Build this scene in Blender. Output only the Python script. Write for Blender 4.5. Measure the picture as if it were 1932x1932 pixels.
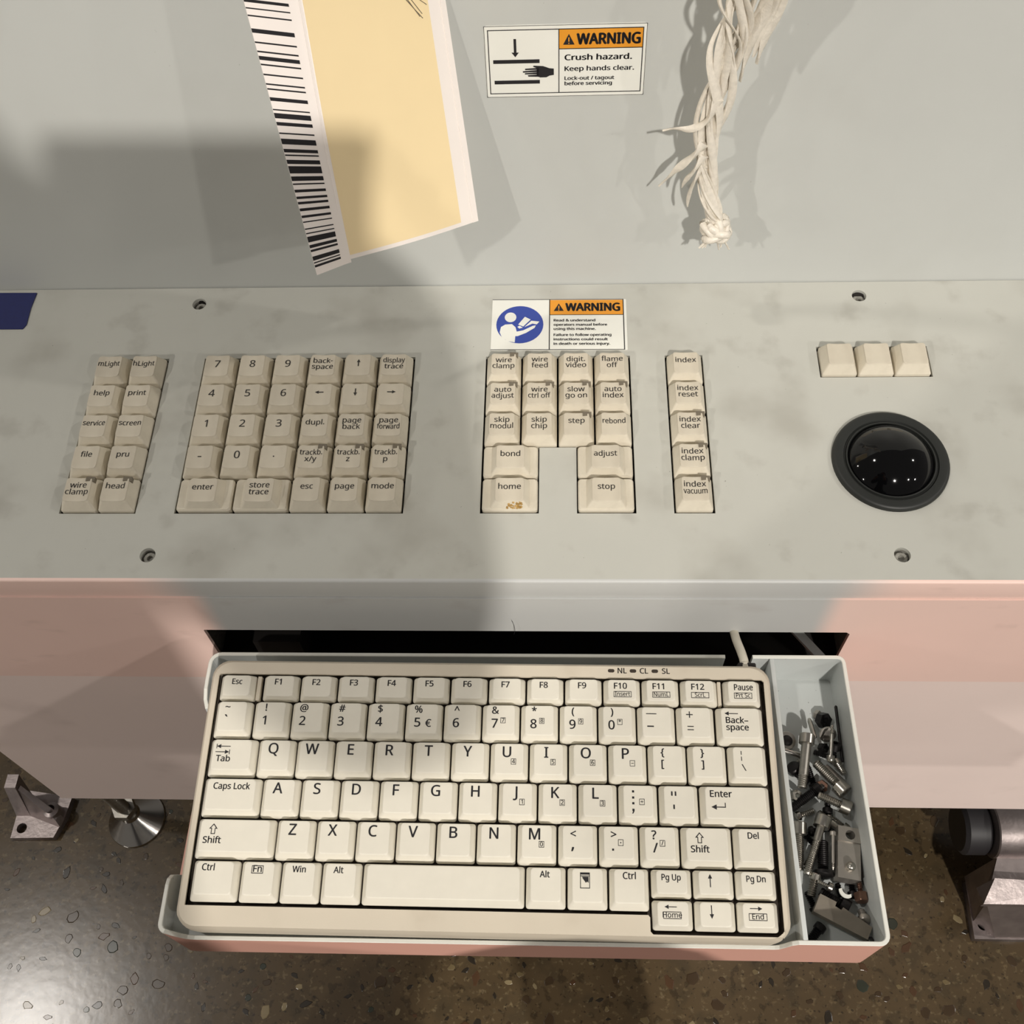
import bpy, bmesh, math, random
from mathutils import Vector, Matrix, Euler
random.seed(7)
sc = bpy.context.scene
for o in list(bpy.data.objects): bpy.data.objects.remove(o)
C = sc.collection
# ------------------------------------------------------------------ units: millimetres, panel front edge = origin, floor at FZ
FZ = -500.0
S = 0.001
def P(x, y, z): return Vector((x*S, y*S, (z-FZ)*S))
TILT = math.radians(3.8)          # control panel slopes up to the rear
LEAN = math.radians(7.0)          # back panel leans away
# ------------------------------------------------------------------ camera
cd = bpy.data.cameras.new('camera'); cam = bpy.data.objects.new('camera', cd); C.objects.link(cam)
cd.sensor_width = 36; cd.lens = 1960/1932*36; cd.clip_start = 0.01; cd.clip_end = 50
R3 = Matrix(((0.99909, -0.0006, -0.04273), (0.02245, -0.84342, 0.53679), (-0.03636, -0.53726, -0.84263)))
cr, cu, cb = R3.col[0].normalized(), (-R3.col[1]).normalized(), (-R3.col[2]).normalized()
M = Matrix((cr, cu, cb)).transposed().to_4x4(); M.translation = P(21.17, -237.65, 435.12)
cam.matrix_world = M
sc.camera = cam
# ------------------------------------------------------------------ world and lamps (high-bay lamps of the hall)
w = bpy.data.worlds.new('hall'); sc.world = w; w.use_nodes = True
w.node_tree.nodes['Background'].inputs[0].default_value = (1.0, 0.94, 0.87, 1)
w.node_tree.nodes['Background'].inputs[1].default_value = 0.14
def lamp(name, d, dist, watt, rad, col=(1, .945, .875)):
    l = bpy.data.lights.new(name, 'POINT'); l.energy = watt; l.shadow_soft_size = rad; l.color = col
    o = bpy.data.objects.new(name, l); C.objects.link(o)
    o.location = P(40, 80, 30) + Vector(d).normalized()*dist
lamp('high_bay_lamp', (.18, -.80, .69), 5.0, 640, .07)
lamp('high_bay_lamp', (-.62, -.64, .60), 6.0, 290, .07)
lamp('high_bay_lamp', (.65, -.58, .52), 7.0, 200, .09)
lamp('high_bay_lamp', (.78, .08, .64), 6.0, 170, .08)
lamp('high_bay_lamp', (-.86, -.43, .30), 9.0, 120, .09)
lamp('high_bay_lamp', (.83, -.44, .36), 9.0, 120, .09)
lamp('high_bay_lamp', (-.94, .11, .36), 8.0, 90, .09)
lamp('high_bay_lamp', (-.52, .055, .86), 6.0, 190, .15)
vs = sc.view_settings
vs.view_transform = 'Standard'; vs.look = 'None'; vs.exposure = 0.12; vs.gamma = 1.0; vs.use_curve_mapping = False
# ------------------------------------------------------------------ materials
def srgb(r, g, b):
    f = lambda c: c/12.92 if c <= .04045 else ((c+.055)/1.055)**2.4
    return (f(r/255), f(g/255), f(b/255), 1)
def mat(name, col, rough=.5, metal=0, noise=.06, nscale=60, bump=0, bscale=900, spec=.5, coat=0, objrand=0):
    m = bpy.data.materials.new(name); m.use_nodes = True
    nt = m.node_tree; b = nt.nodes['Principled BSDF']
    b.inputs['Roughness'].default_value = rough; b.inputs['Metallic'].default_value = metal
    b.inputs['Specular IOR Level'].default_value = spec; b.inputs['Coat Weight'].default_value = coat
    tc = nt.nodes.new('ShaderNodeTexCoord')
    n = nt.nodes.new('ShaderNodeTexNoise'); n.inputs['Scale'].default_value = nscale; n.inputs['Detail'].default_value = 5
    nt.links.new(tc.outputs['Object'], n.inputs['Vector'])
    mr = nt.nodes.new('ShaderNodeMapRange'); mr.inputs[1].default_value = .3; mr.inputs[2].default_value = .7
    mr.inputs[3].default_value = 1-noise; mr.inputs[4].default_value = 1+noise
    nt.links.new(n.outputs['Fac'], mr.inputs[0])
    val = mr.outputs[0]
    if objrand:
        oi = nt.nodes.new('ShaderNodeObjectInfo')
        m2 = nt.nodes.new('ShaderNodeMapRange'); m2.inputs[3].default_value = 1-objrand; m2.inputs[4].default_value = 1+objrand*.4
        nt.links.new(oi.outputs['Random'], m2.inputs[0])
        mm = nt.nodes.new('ShaderNodeMath'); mm.operation = 'MULTIPLY'
        nt.links.new(val, mm.inputs[0]); nt.links.new(m2.outputs[0], mm.inputs[1]); val = mm.outputs[0]
    mx = nt.nodes.new('ShaderNodeVectorMath'); mx.operation = 'SCALE'
    mx.inputs[0].default_value = col[:3]
    nt.links.new(val, mx.inputs['Scale']); nt.links.new(mx.outputs[0], b.inputs['Base Color'])
    if bump:
        n2 = nt.nodes.new('ShaderNodeTexNoise'); n2.inputs['Scale'].default_value = bscale; n2.inputs['Detail'].default_value = 2
        nt.links.new(tc.outputs['Object'], n2.inputs['Vector'])
        bp = nt.nodes.new('ShaderNodeBump'); bp.inputs['Strength'].default_value = bump; bp.inputs['Distance'].default_value = .0004
        nt.links.new(n2.outputs['Fac'], bp.inputs['Height']); nt.links.new(bp.outputs[0], b.inputs['Normal'])
    m['c'] = 1
    return m
def mixcol(m, facsock, col):
    """overlay a second pigment on material m by a factor socket"""
    nt = m.node_tree; b = nt.nodes['Principled BSDF']
    src = b.inputs['Base Color'].links[0].from_socket
    mx = nt.nodes.new('ShaderNodeMix'); mx.data_type = 'RGBA'
    nt.links.new(facsock, mx.inputs['Factor']); nt.links.new(src, mx.inputs[6])
    if hasattr(col, 'links'): nt.links.new(col, mx.inputs[7])
    else: mx.inputs[7].default_value = col
    nt.links.new(mx.outputs[2], b.inputs['Base Color'])
def node(m, t, **kw):
    n = m.node_tree.nodes.new(t)
    for k, v in kw.items(): setattr(n, k, v)
    return n
def noise_fac(m, scale, lo, hi, amt, detail=4, stretch=None):
    nt = m.node_tree; tc = node(m, 'ShaderNodeTexCoord'); n = node(m, 'ShaderNodeTexNoise')
    n.inputs['Scale'].default_value = scale; n.inputs['Detail'].default_value = detail
    src = tc.outputs['Object']
    if stretch:
        mp = node(m, 'ShaderNodeMapping'); mp.inputs['Scale'].default_value = stretch
        nt.links.new(src, mp.inputs[0]); src = mp.outputs[0]
    nt.links.new(src, n.inputs['Vector'])
    mr = node(m, 'ShaderNodeMapRange'); mr.interpolation_type = 'SMOOTHSTEP'
    for i, v in enumerate((lo, hi, 0, amt)): mr.inputs[i+1].default_value = v
    nt.links.new(n.outputs['Fac'], mr.inputs[0]); return mr.outputs[0]
GREY = srgb(188, 190, 184); PINKC = srgb(241, 210, 199)
MAT = {}
m = MAT['back'] = mat('grey_paint_back', srgb(190, 192, 188), .42, noise=.02, nscale=15, bump=.05, bscale=1500)
mixcol(m, noise_fac(m, 7, .52, .75, .10, stretch=(1, 1, 3)), srgb(120, 112, 98))
mixcol(m, noise_fac(m, 420, .73, .80, .5), srgb(120, 115, 105))
m = MAT['panel'] = mat('grey_paint_panel', srgb(187, 187, 179), .45, noise=.02, nscale=20, bump=.06, bscale=1500)
mixcol(m, noise_fac(m, 16, .50, .72, .28), srgb(112, 102, 88))
mixcol(m, noise_fac(m, 40, .56, .74, .22), srgb(104, 94, 82))
mixcol(m, noise_fac(m, 480, .72, .78, .65), srgb(60, 52, 44))
# fascia: salmon lacquer, grey section above the drawer opening
def fascia_mat(name, zlow):
    m = mat(name, PINKC, .45, noise=.025, nscale=12, bump=.06, bscale=1200)
    nt = m.node_tree; tc = node(m, 'ShaderNodeTexCoord'); sp = node(m, 'ShaderNodeSeparateXYZ'); nt.links.new(tc.outputs['Object'], sp.inputs[0])
    ab = node(m, 'ShaderNodeMath', operation='ABSOLUTE'); nt.links.new(sp.outputs[0], ab.inputs[0])
    mr = node(m, 'ShaderNodeMapRange', interpolation_type='SMOOTHSTEP')
    for i, v in enumerate((.150, .164 if zlow else .19, 1, 0)): mr.inputs[i+1].default_value = v
    nt.links.new(ab.outputs[0], mr.inputs[0]); f = mr.outputs[0]
    if zlow:
        m2 = node(m, 'ShaderNodeMapRange')
        for i, v in enumerate((.430, .434, 0, 1)): m2.inputs[i+1].default_value = v
        nt.links.new(sp.outputs[2], m2.inputs[0]); mm = node(m, 'ShaderNodeMath', operation='MULTIPLY')
        nt.links.new(f, mm.inputs[0]); nt.links.new(m2.outputs[0], mm.inputs[1]); f = mm.outputs[0]
    mixcol(m, f, srgb(191, 192, 190))
    mixcol(m, noise_fac(m, 30, .60, .75, .12, stretch=(1, 1, 2)), srgb(120, 95, 85))
    return m
MAT['fascia'] = fascia_mat('salmon_fascia', True)
MAT['band'] = fascia_mat('panel_front_band', False)
m = MAT['lowpink'] = mat('pale_salmon_panel', srgb(237, 219, 212), .5, noise=.02, nscale=10, bump=.06, bscale=1200)
mixcol(m, noise_fac(m, 14, .58, .75, .15), srgb(130, 112, 104))
MAT['pink'] = mat('salmon_paint', srgb(220, 168, 152), .45, noise=.02, nscale=14, bump=.05, bscale=1200)
m = MAT['traygrey'] = mat('tray_grey_paint', srgb(196, 200, 198), .4, noise=.02, bump=.05, bscale=1200)
mixcol(m, noise_fac(m, 600, .70, .76, .7), srgb(60, 55, 50))
MAT['white'] = mat('tray_rim_paint', srgb(222, 222, 214), .4, noise=.02)
m = MAT['key'] = mat('pad_keycap_plastic', srgb(212, 204, 186), .5, noise=.03, nscale=200, bump=.04, bscale=2500, objrand=.05)
mixcol(m, noise_fac(m, 110, .50, .75, .16), srgb(120, 108, 90))
tc_ = node(m, 'ShaderNodeTexCoord'); sp_ = node(m, 'ShaderNodeSeparateXYZ'); m.node_tree.links.new(tc_.outputs['Object'], sp_.inputs[0])
mr_ = node(m, 'ShaderNodeMapRange')
for i_, v_ in enumerate((.0062, .0068, 0, .20)): mr_.inputs[i_+1].default_value = v_
m.node_tree.links.new(sp_.outputs[2], mr_.inputs[0]); mixcol(m, mr_.outputs[0], srgb(140, 126, 108))
MAT['kbkey'] = mat('keyboard_keycap_plastic', srgb(219, 214, 200), .55, noise=.02, nscale=150, bump=.06, bscale=2500, objrand=.02)
m = MAT['case'] = mat('keyboard_case_plastic', srgb(203, 193, 175), .55, noise=.02, nscale=40, bump=.1, bscale=2500)
mixcol(m, noise_fac(m, 30, .52, .75, .2), srgb(150, 132, 108))
MAT['well'] = mat('dark_well', srgb(52, 42, 32), .7, noise=.1)
MAT['black'] = mat('interior_black', srgb(30, 26, 24), .7, noise=.1)
MAT['hole'] = mat('screw_recess', srgb(150, 148, 140), .5, noise=.2, nscale=600)
MAT['ink'] = mat('black_print', srgb(24, 22, 26), .6, noise=0)
MAT['padink'] = mat('grey_print', srgb(48, 45, 42), .6, noise=0)
MAT['ledwin'] = mat('smoked_window', srgb(112, 104, 90), .35, noise=.05)
MAT['ring'] = mat('black_ring_plastic', srgb(30, 32, 30), .5, noise=.05, bump=.05)
MAT['ball'] = mat('glossy_black_ball', srgb(6, 6, 7), .06, noise=0, spec=.35)
MAT['orange'] = mat('label_orange', srgb(224, 150, 44), .4, noise=.02)
MAT['label'] = mat('label_white', srgb(230, 230, 222), .35, noise=.02)
MAT['blue'] = mat('label_blue', srgb(52, 72, 156), .4, noise=.02)
MAT['tapeblue'] = mat('blue_tape', srgb(18, 28, 88), .6, noise=.08, nscale=300)
MAT['yellow'] = mat('tag_yellow', srgb(244, 222, 176), .6, noise=.012, nscale=40)
MAT['tagwhite'] = mat('tag_white', srgb(244, 236, 230), .55, noise=.01)
MAT['pencil'] = mat('pencil_grey', srgb(110, 100, 84), .7, noise=.1)
MAT['rope'] = mat('synthetic_rope_fibre', srgb(226, 219, 206), .38, noise=.08, nscale=400, bump=.35, bscale=1500)
MAT['steel'] = mat('zinc_steel', srgb(176, 172, 164), .28, 1, noise=.12, nscale=300)
MAT['darksteel'] = mat('black_oxide_steel', srgb(46, 44, 44), .38, .8, noise=.15, nscale=300)
MAT['brass'] = mat('brown_oxide_steel', srgb(120, 92, 78), .4, .8, noise=.1, nscale=300)
MAT['alu'] = mat('brushed_aluminium', srgb(178, 172, 164), .42, .85, noise=.05, nscale=200)
MAT['plategrey'] = mat('matt_grey_plate', srgb(136, 128, 116), .5, .4, noise=.05, nscale=200)
m = MAT['cast'] = mat('cast_metal', srgb(158, 148, 146), .4, .85, noise=.18, nscale=70, bump=.4, bscale=300)
MAT['chrome'] = mat('polished_steel', srgb(190, 186, 180), .22, 1, noise=.05, nscale=60)
MAT['rubber'] = mat('black_rubber', srgb(44, 42, 44), .5, noise=.1)
MAT['cable'] = mat('cable_sheath', srgb(206, 200, 184), .5, noise=.02)
MAT['glue'] = mat('dried_glue', srgb(176, 142, 80), .6, noise=.3, nscale=900)
MAT['cloth'] = mat('dark_cloth', srgb(40, 42, 52), .9, noise=.1)
MAT['skin'] = mat('skin', srgb(190, 140, 116), .6, noise=.05)
MAT['phone'] = mat('phone_black', srgb(20, 20, 22), .3, noise=0)
m = MAT['floor'] = mat('polished_concrete', srgb(84, 70, 50), .20, noise=.16, nscale=9, bump=.12, bscale=120)
mixcol(m, noise_fac(m, 45, .48, .66, .5), srgb(64, 56, 42))
mixcol(m, noise_fac(m, 210, .58, .68, .55), srgb(124, 110, 84))
mixcol(m, noise_fac(m, 105, .57, .64, .55, detail=3), srgb(46, 38, 27))
mixcol(m, noise_fac(m, 130, .60, .67, .45, detail=3, stretch=(1, 1.3, 1)), srgb(118, 102, 74))
mixcol(m, noise_fac(m, 260, .63, .70, .75, detail=2), srgb(40, 35, 28))
for i, c in enumerate([(46, 40, 32), (66, 52, 36), (112, 98, 70), (80, 58, 40), (50, 54, 44), (136, 122, 92)]):
    MAT['peb%d' % i] = mat('aggregate_stone', srgb(*c), .22, noise=.12, nscale=150)
# ------------------------------------------------------------------ object helpers
def link(name, me, m=None, parent=None):
    o = bpy.data.objects.new(name, me); C.objects.link(o)
    if m is not None and me is not None and not me.materials: me.materials.append(MAT[m] if isinstance(m, str) else m)
    if parent: o.parent = parent
    return o
def empty(name, loc=(0, 0, 0), label=None, cat=None, group=None):
    o = bpy.data.objects.new(name, None); C.objects.link(o); o.location = loc; o.empty_display_size = .01
    tag(o, label, cat, group); return o
def tag(o, label=None, cat=None, group=None, kind=None):
    for k, v in (('label', label), ('category', cat), ('group', group), ('kind', kind)):
        if v: o[k] = v
    return o
def from_bm(name, bm, smooth=None):
    bmesh.ops.recalc_face_normals(bm, faces=bm.faces)
    me = bpy.data.meshes.new(name); bm.to_mesh(me); bm.free()
    if smooth is not None:
        me.shade_smooth(); me.set_sharp_from_angle(angle=math.radians(smooth))
    return me
def mesh(name, v, f, smooth=None, scale=S):
    bm = bmesh.new(); vs_ = [bm.verts.new((a*scale, b*scale, c*scale)) for a, b, c in v]
    for q in f:
        try: bm.faces.new([vs_[i] for i in q])
        except ValueError: pass
    return from_bm(name, bm, smooth)
def world_pts(pts): return [(x, y, z-FZ) for x, y, z in pts]
def box_bm(bm, c, s, rot=None, bev=0):
    r = bmesh.ops.create_cube(bm, size=1)
    vv = r['verts']
    mt = Matrix.Translation(c) @ (rot.to_4x4() if rot else Matrix.Identity(4)) @ Matrix.Diagonal((s[0], s[1], s[2], 1))
    bmesh.ops.transform(bm, matrix=mt, verts=vv)
    if bev:
        es = {e for v in vv for e in v.link_edges}
        bmesh.ops.bevel(bm, geom=list(es), offset=bev, segments=2, affect='EDGES', profile=.5)
def box(name, lo, hi, m, parent=None, bev=0, world=True):
    """axis-aligned box in mm"""
    bm = bmesh.new()
    c = [(a+b)/2*S for a, b in zip(lo, hi)]; s = [abs(b-a)*S for a, b in zip(lo, hi)]
    if world: c[2] -= FZ*S
    box_bm(bm, c, s, bev=bev*S)
    return link(name, from_bm(name, bm, 30), m, parent)
def rrect(x0, y0, x1, y1, r, n=4):
    out = []
    for cx, cy, a0 in ((x1-r, y1-r, 0), (x0+r, y1-r, 90), (x0+r, y0+r, 180), (x1-r, y0+r, 270)):
        for i in range(n+1):
            a = math.radians(a0+90*i/n); out.append((cx+r*math.cos(a), cy+r*math.sin(a)))
    return out
def circ(cx, cy, r, n=24, ry=None): return [(cx+r*math.cos(2*math.pi*i/n), cy+(ry or r)*math.sin(2*math.pi*i/n)) for i in range(n)]
def curve_mesh(name, loops, t):
    """filled 2D shape with holes, thickness t (top at z=0), mm"""
    cu_ = bpy.data.curves.new(name, 'CURVE'); cu_.dimensions = '2D'; cu_.fill_mode = 'BOTH'; cu_.extrude = t/2*S
    for L in loops:
        sp = cu_.splines.new('POLY'); sp.points.add(len(L)-1); sp.use_cyclic_u = True
        for p, q in zip(sp.points, L): p.co = (q[0]*S, q[1]*S, 0, 1)
    o = bpy.data.objects.new(name, cu_)
    me = bpy.data.meshes.new_from_object(o)
    bpy.data.objects.remove(o); bpy.data.curves.remove(cu_)
    me.name = name
    for v in me.vertices: v.co.z -= t/2*S
    return me
_tc = {}
import os
FONT = None
for _r in ('LOCAL', 'SYSTEM'):          # Blender's own bundled interface font
    try:
        _p = os.path.join(bpy.utils.resource_path(_r), 'datafiles', 'fonts', 'NotoSansHebrew-Regular.woff2')
        if os.path.exists(_p): FONT = bpy.data.fonts.load(_p); break
    except Exception: FONT = None
CAPK = [1.0]
def text_geo(s, bold=0.0):
    """verts (unit font size 1) and faces of a string, left at x=0, baseline y=0; cap height about .73"""
    k = (s, bold)
    if k in _tc: return _tc[k]
    cu_ = bpy.data.curves.new('t', 'FONT'); cu_.body = s; cu_.size = 1; cu_.resolution_u = 3
    if FONT: cu_.font = FONT
    o = bpy.data.objects.new('t', cu_); me = bpy.data.meshes.new_from_object(o)
    kk = CAPK[0]
    v = [(x.co.x*kk, x.co.y*kk, 0) for x in me.vertices]; f = [tuple(p.vertices) for p in me.polygons]
    bpy.data.objects.remove(o); bpy.data.curves.remove(cu_); bpy.data.meshes.remove(me)
    if bold > .003 and v:              # heavier weight: the outline overprinted a little to each side
        n = len(v); v0, f0 = v, f; v = []; f = []
        for j, (dx, dy) in enumerate(((-bold, 0), (bold, 0), (0, bold*.6), (0, -bold*.6))):
            v = v+[(a[0]+dx, a[1]+dy, 0) for a in v0]; f = f+[tuple(i+j*n for i in q) for q in f0]
    _tc[k] = (v, f); return v, f
CAPK[0] = .73/max(a[1] for a in text_geo('H')[0]); _tc.clear()
class Print:
    """flat print: collects polygons in a 2D frame (mm), lifts them on a surface"""
    def __init__(s, k=1.0, kb=0.0): s.v = []; s.f = []; s.k = k; s.kb = kb
    def poly(s, pts):
        n = len(s.v); s.v += [(a, b) for a, b in pts]; s.f.append(tuple(range(n, n+len(pts))))
    def rect(s, x0, y0, x1, y1): s.poly([(x0, y0), (x1, y0), (x1, y1), (x0, y1)])
    def frame(s, x0, y0, x1, y1, t):
        s.rect(x0, y0, x1, y0+t); s.rect(x0, y1-t, x1, y1); s.rect(x0, y0+t, x0+t, y1-t); s.rect(x1-t, y0+t, x1, y1-t)
    def geo(s, v, f):
        n = len(s.v); s.v += v; s.f += [tuple(n+i for i in q) for q in f]
    def text(s, t, x, y, size, align='c', bold=.012, sx=1.0):
        size *= s.k; bold += s.kb
        v, f = text_geo(t, bold)
        if not v: return
        xs = [a[0] for a in v]; w_ = max(xs)-min(xs); x0 = min(xs)
        off = {'l': 0, 'c': -w_/2, 'r': -w_}[align]
        s.geo([(x+((a[0]-x0)+off)*size*sx, y+a[1]*size) for a in v], f)
    def fit(s, t, x0, x1, y, cap, bold=.02):
        v, f = text_geo(t, bold); xs = [a[0] for a in v]; k = (x1-x0)/(max(xs)-min(xs)); sy = cap/.73
        s.geo([(x0+(a[0]-min(xs))*k, y+a[1]*sy) for a in v], f)
    def arrow(s, x, y, L, ang, t=.5, hd=1.6):
        ca, sa = math.cos(ang), math.sin(ang)
        def tr(a, b): return (x+a*ca-b*sa, y+a*sa+b*ca)
        s.poly([tr(-L/2, -t/2), tr(L/2-hd, -t/2), tr(L/2-hd, t/2), tr(-L/2, t/2)])
        s.poly([tr(L/2-hd, -hd*.5), tr(L/2, 0), tr(L/2-hd, hd*.5)])
    def build(s, name, m, parent, zf):
        me = bpy.data.meshes.new(name)
        me.from_pydata([(a*S, b*S, zf(a, b)*S) for a, b in s.v], [], s.f)
        return link(name, me, m, parent)
# ------------------------------------------------------------------ generic solids
def lathe(name, prof, n=32, smooth=35, ang0=0):
    v = []; f = []
    for r, z in prof:
        for i in range(n):
            a = 2*math.pi*i/n+ang0; v.append((r*math.cos(a), r*math.sin(a), z))
    for k in range(len(prof)-1):
        for i in range(n):
            j = (i+1) % n; f.append((k*n+i, k*n+j, (k+1)*n+j, (k+1)*n+i))
    f.append(tuple(range(n))); f.append(tuple((len(prof)-1)*n+i for i in range(n)))
    return mesh(name, v, f, smooth)
def tube(name, pts, rad, n=10, flat=None, smooth=60):
    """tube along points (mm, local); rad scalar or list; flat=(width factor, twist per step)"""
    pts = [Vector(p) for p in pts]; v = []; f = []; N = len(pts)
    up = Vector((0, -1, .2))
    for i, p in enumerate(pts):
        t = (pts[min(i+1, N-1)]-pts[max(i-1, 0)]).normalized()
        a = t.cross(up)
        if a.length < 1e-4: a = t.cross(Vector((1, 0, 0)))
        a.normalize(); b = a.cross(t).normalized()
        r = rad[i] if isinstance(rad, (list, tuple)) else rad
        for k in range(n):
            th = 2*math.pi*k/n
            ca, sb = math.cos(th)*r, math.sin(th)*r
            if flat:
                ca *= flat[0]; tw = flat[1]*i+(flat[2] if len(flat) > 2 else 0)
                ca, sb = ca*math.cos(tw)-sb*math.sin(tw), ca*math.sin(tw)+sb*math.cos(tw)
            v.append(tuple(p+a*ca+b*sb))
    for i in range(N-1):
        for k in range(n):
            j = (k+1) % n; f.append((i*n+k, i*n+j, (i+1)*n+j, (i+1)*n+k))
    f.append(tuple(range(n))); f.append(tuple((N-1)*n+k for k in range(n)))
    return mesh(name, v, f, smooth)
def smooth_path(pts, m=6):
    out = []; p = [Vector(a) for a in pts]; p = [p[0]]+p+[p[-1]]
    for i in range(1, len(p)-2):
        for k in range(m):
            t = k/m; a, b, c, d = p[i-1:i+3]
            out.append(.5*((2*b)+(c-a)*t+(2*a-5*b+4*c-d)*t*t+(3*b-a-3*c+d)*t**3))
    out.append(p[-2]); return out
# ================================================================== SETTING: floor
fl = box('floor', (-3000, -3000, FZ-40), (3000, 3000, FZ), 'floor'); tag(fl, 'polished brown concrete floor with stone aggregate', 'floor', kind='structure')
pm = []
for k in range(10):
    n = 9; v = []; f = []
    for lvl, sc_, z in ((0, 1.0, -1.0), (1, 1.0, .10), (2, .86, .25)):
        for i in range(n):
            random.seed(k*100+i); rr = sc_*(.75+.5*random.random())
            v.append((rr*math.cos(2*math.pi*i/n), rr*math.sin(2*math.pi*i/n)*(.6+.4*((k*37) % 10)/10), z))
    for l in range(2):
        for i in range(n): j = (i+1) % n; f.append((l*n+i, l*n+j, (l+1)*n+j, (l+1)*n+i))
    f.append(tuple(2*n+i for i in range(n)))
    me = mesh('aggregate_stone', v, f); me.materials.append(MAT['peb%d' % (k % 6)]); pm.append(me)
random.seed(3)
cnt = 0; spots = []
while cnt < 290:
    x = random.uniform(-500, 440); y = random.uniform(-150, 80)
    if y > -68 and -345 < x < 300 and not (y > 0): 
        if random.random() < .85: continue
    if y > -5 and -300 < x < 300: continue
    r = random.choice([2.2, 2.6, 3, 3.4, 3.8, 4.5, 5.5])
    if any((x-a)**2+(y-b)**2 < (r+c+1)**2 for a, b, c in spots): continue
    spots.append((x, y, r)); cnt += 1
    o = bpy.data.objects.new('aggregate_stone', pm[random.choice([0, 1, 1, 0, 2, 3, 4, 6, 7, 5, 9, 10-1, 0, 1])]); C.objects.link(o); o.parent = fl
    o.location = P(x, y, FZ); o.scale = (r, r*random.uniform(.7, 1), 1); o.rotation_euler = (0, 0, random.uniform(0, 6.28))
# ================================================================== MACHINE CONSOLE
XL, XR = -365, 400
con = empty('machine_console', P(0, 0, FZ), 'grey machine console with control panel, keypads, trackball and salmon pink front', 'machine')
con.location = (0, 0, 0)
RP = Matrix.Rotation(TILT, 4, 'X')
def panel_mat(x, s, z=0):
    return Matrix.Translation(P(0, 0, 0)) @ RP @ Matrix.Translation((x*S, s*S, z*S))
PW = 183.4
# openings (panel frame: x, distance from the front edge)
U = 19.05
OB, OT = 37.2, 37.2+5*U+1
LX, NX, MX, IX, TX = -229.0, -170.2, -16.7, 79.0, 159.6
def rc(x0, y0, x1, y1): return [(x0, y0), (x1, y0), (x1, y1), (x0, y1)]
loops = [rc(XL, 1.6, XR, PW-.25)[::1]]
loops.append(rc(LX, OB, LX+2*U+1, OT)); loops.append(rc(NX, OB, NX+6*U+1, OT))
loops.append([(MX, OB), (MX+1.5*U+.6, OB), (MX+1.5*U+.6, OB+2*U+.2), (MX+2.5*U+.4, OB+2*U+.2), (MX+2.5*U+.4, OB), (MX+4*U+1, OB), (MX+4*U+1, OT), (MX, OT)])
loops.append(rc(IX, OB, IX+U+1, OT)); loops.append(rc(TX, 118.4, TX+3*U+1, 138.4))
HOLES = [(-179.7, 171.6), (187.2, 173.2), (-179.2, 14.0), (185.6, 14.6)]
for hx, hy in HOLES: loops.append(circ(hx, hy, 3.9, 28))
loops.append(circ(187.7, 66.6, 26.0, 40))
cp = link('control_panel', curve_mesh('control_panel', loops, 2.2), 'panel', con); cp.matrix_local = panel_mat(0, 0)
# dark pan under the openings
def under(name, x0, y0, x1, y1):
    b = bmesh.new(); box_bm(b, ((x0+x1)/2*S, (y0+y1)/2*S, -9*S), ((x1-x0)*S, (y1-y0)*S, 1*S))
    o = link(name, from_bm(name, b), 'black', con); o.matrix_local = panel_mat(0, 0); return o
under('key_pan', XL+10, 22, XR-10, 160)
for hx, hy in HOLES:
    me = lathe('screw_recess', [(5.2, -6.0), (5.2, -2.2), (4.05, -2.2), (4.05, -4.6)], 24)
    o = link('screw_recess', me, 'hole', con); o.matrix_local = panel_mat(hx, hy)
    me = lathe('recessed_screw', [(3.3, -6), (3.3, -3.2), (3.0, -2.8), (1.6, -2.8), (1.5, -4.5)], 12, 20)
    s_ = link('recessed_screw', me, 'hole', con); s_.matrix_local = panel_mat(hx+.2, hy-.3)
# front band (bent-down edge of the panel)
prof = [(1.6*math.cos(TILT), 1.6*math.sin(TILT)), (.9, -.05), (.3, -.4), (0, -1.2), (1.8, -18.8), (4, -18.8), (3, -3), (1.6, -2.2)]
v = []; f = []
for x in (XL, XR): v += [(x, a, b-FZ) for a, b in prof]
n = len(prof)
for i in range(n): j = (i+1) % n; f.append((i, j, n+j, n+i))
f += [tuple(range(n)), tuple(range(n, 2*n))]
link('front_band', mesh('front_band', v, f, 40), 'band', con)
# fascia with drawer opening (local frame x, z then stood upright)
def upright(name, loops, t, m, y0):
    me = curve_mesh(name, loops, t)
    for vv in me.vertices: vv.co = Vector((vv.co.x, y0*S-vv.co.z, vv.co.y-FZ*S))
    me.flip_normals()
    return link(name, me, m, con)
OX0, OX1, OZ1, OZ0 = -165.2, 172.3, -54.8, -108
op = [(OX0, OZ0), (OX1, OZ0), (OX1, OZ1-2), (OX1-2, OZ1), (OX0+.5, OZ1), (OX0, OZ1-.5)]
upright('fascia', [rc(XL, -116.8, XR, -19.0), op], 2, 'fascia', .8)
upright('lower_front_panel', [rc(XL, -355.5, XR, -118.2)], 2, 'lowpink', 1.4)
box('body_shell', (XL+1, 175, -355), (XR-1, 420, 10), 'black', con)
box('body_floor', (XL+1, 3.2, -355.4), (XR-1, 174, -353), 'cast', con)
box('body_side', (XL, 3, -355), (XL+2, 175, -3), 'lowpink', con)
box('body_side', (XR-2, 3, -355), (XR, 175, -3), 'lowpink', con)
# inside of the drawer opening
box('drawer_cavity_wall', (OX0-12, 3.4, -112), (OX0-8, 170, -22), 'hole', con)
box('drawer_cavity_wall', (OX1+8, 3.4, -112), (OX1+12, 170, -22), 'hole', con)
box('drawer_cavity_floor', (OX0-8, 3.4, -114), (OX1+8, 170, -112), 'black', con)
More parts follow.
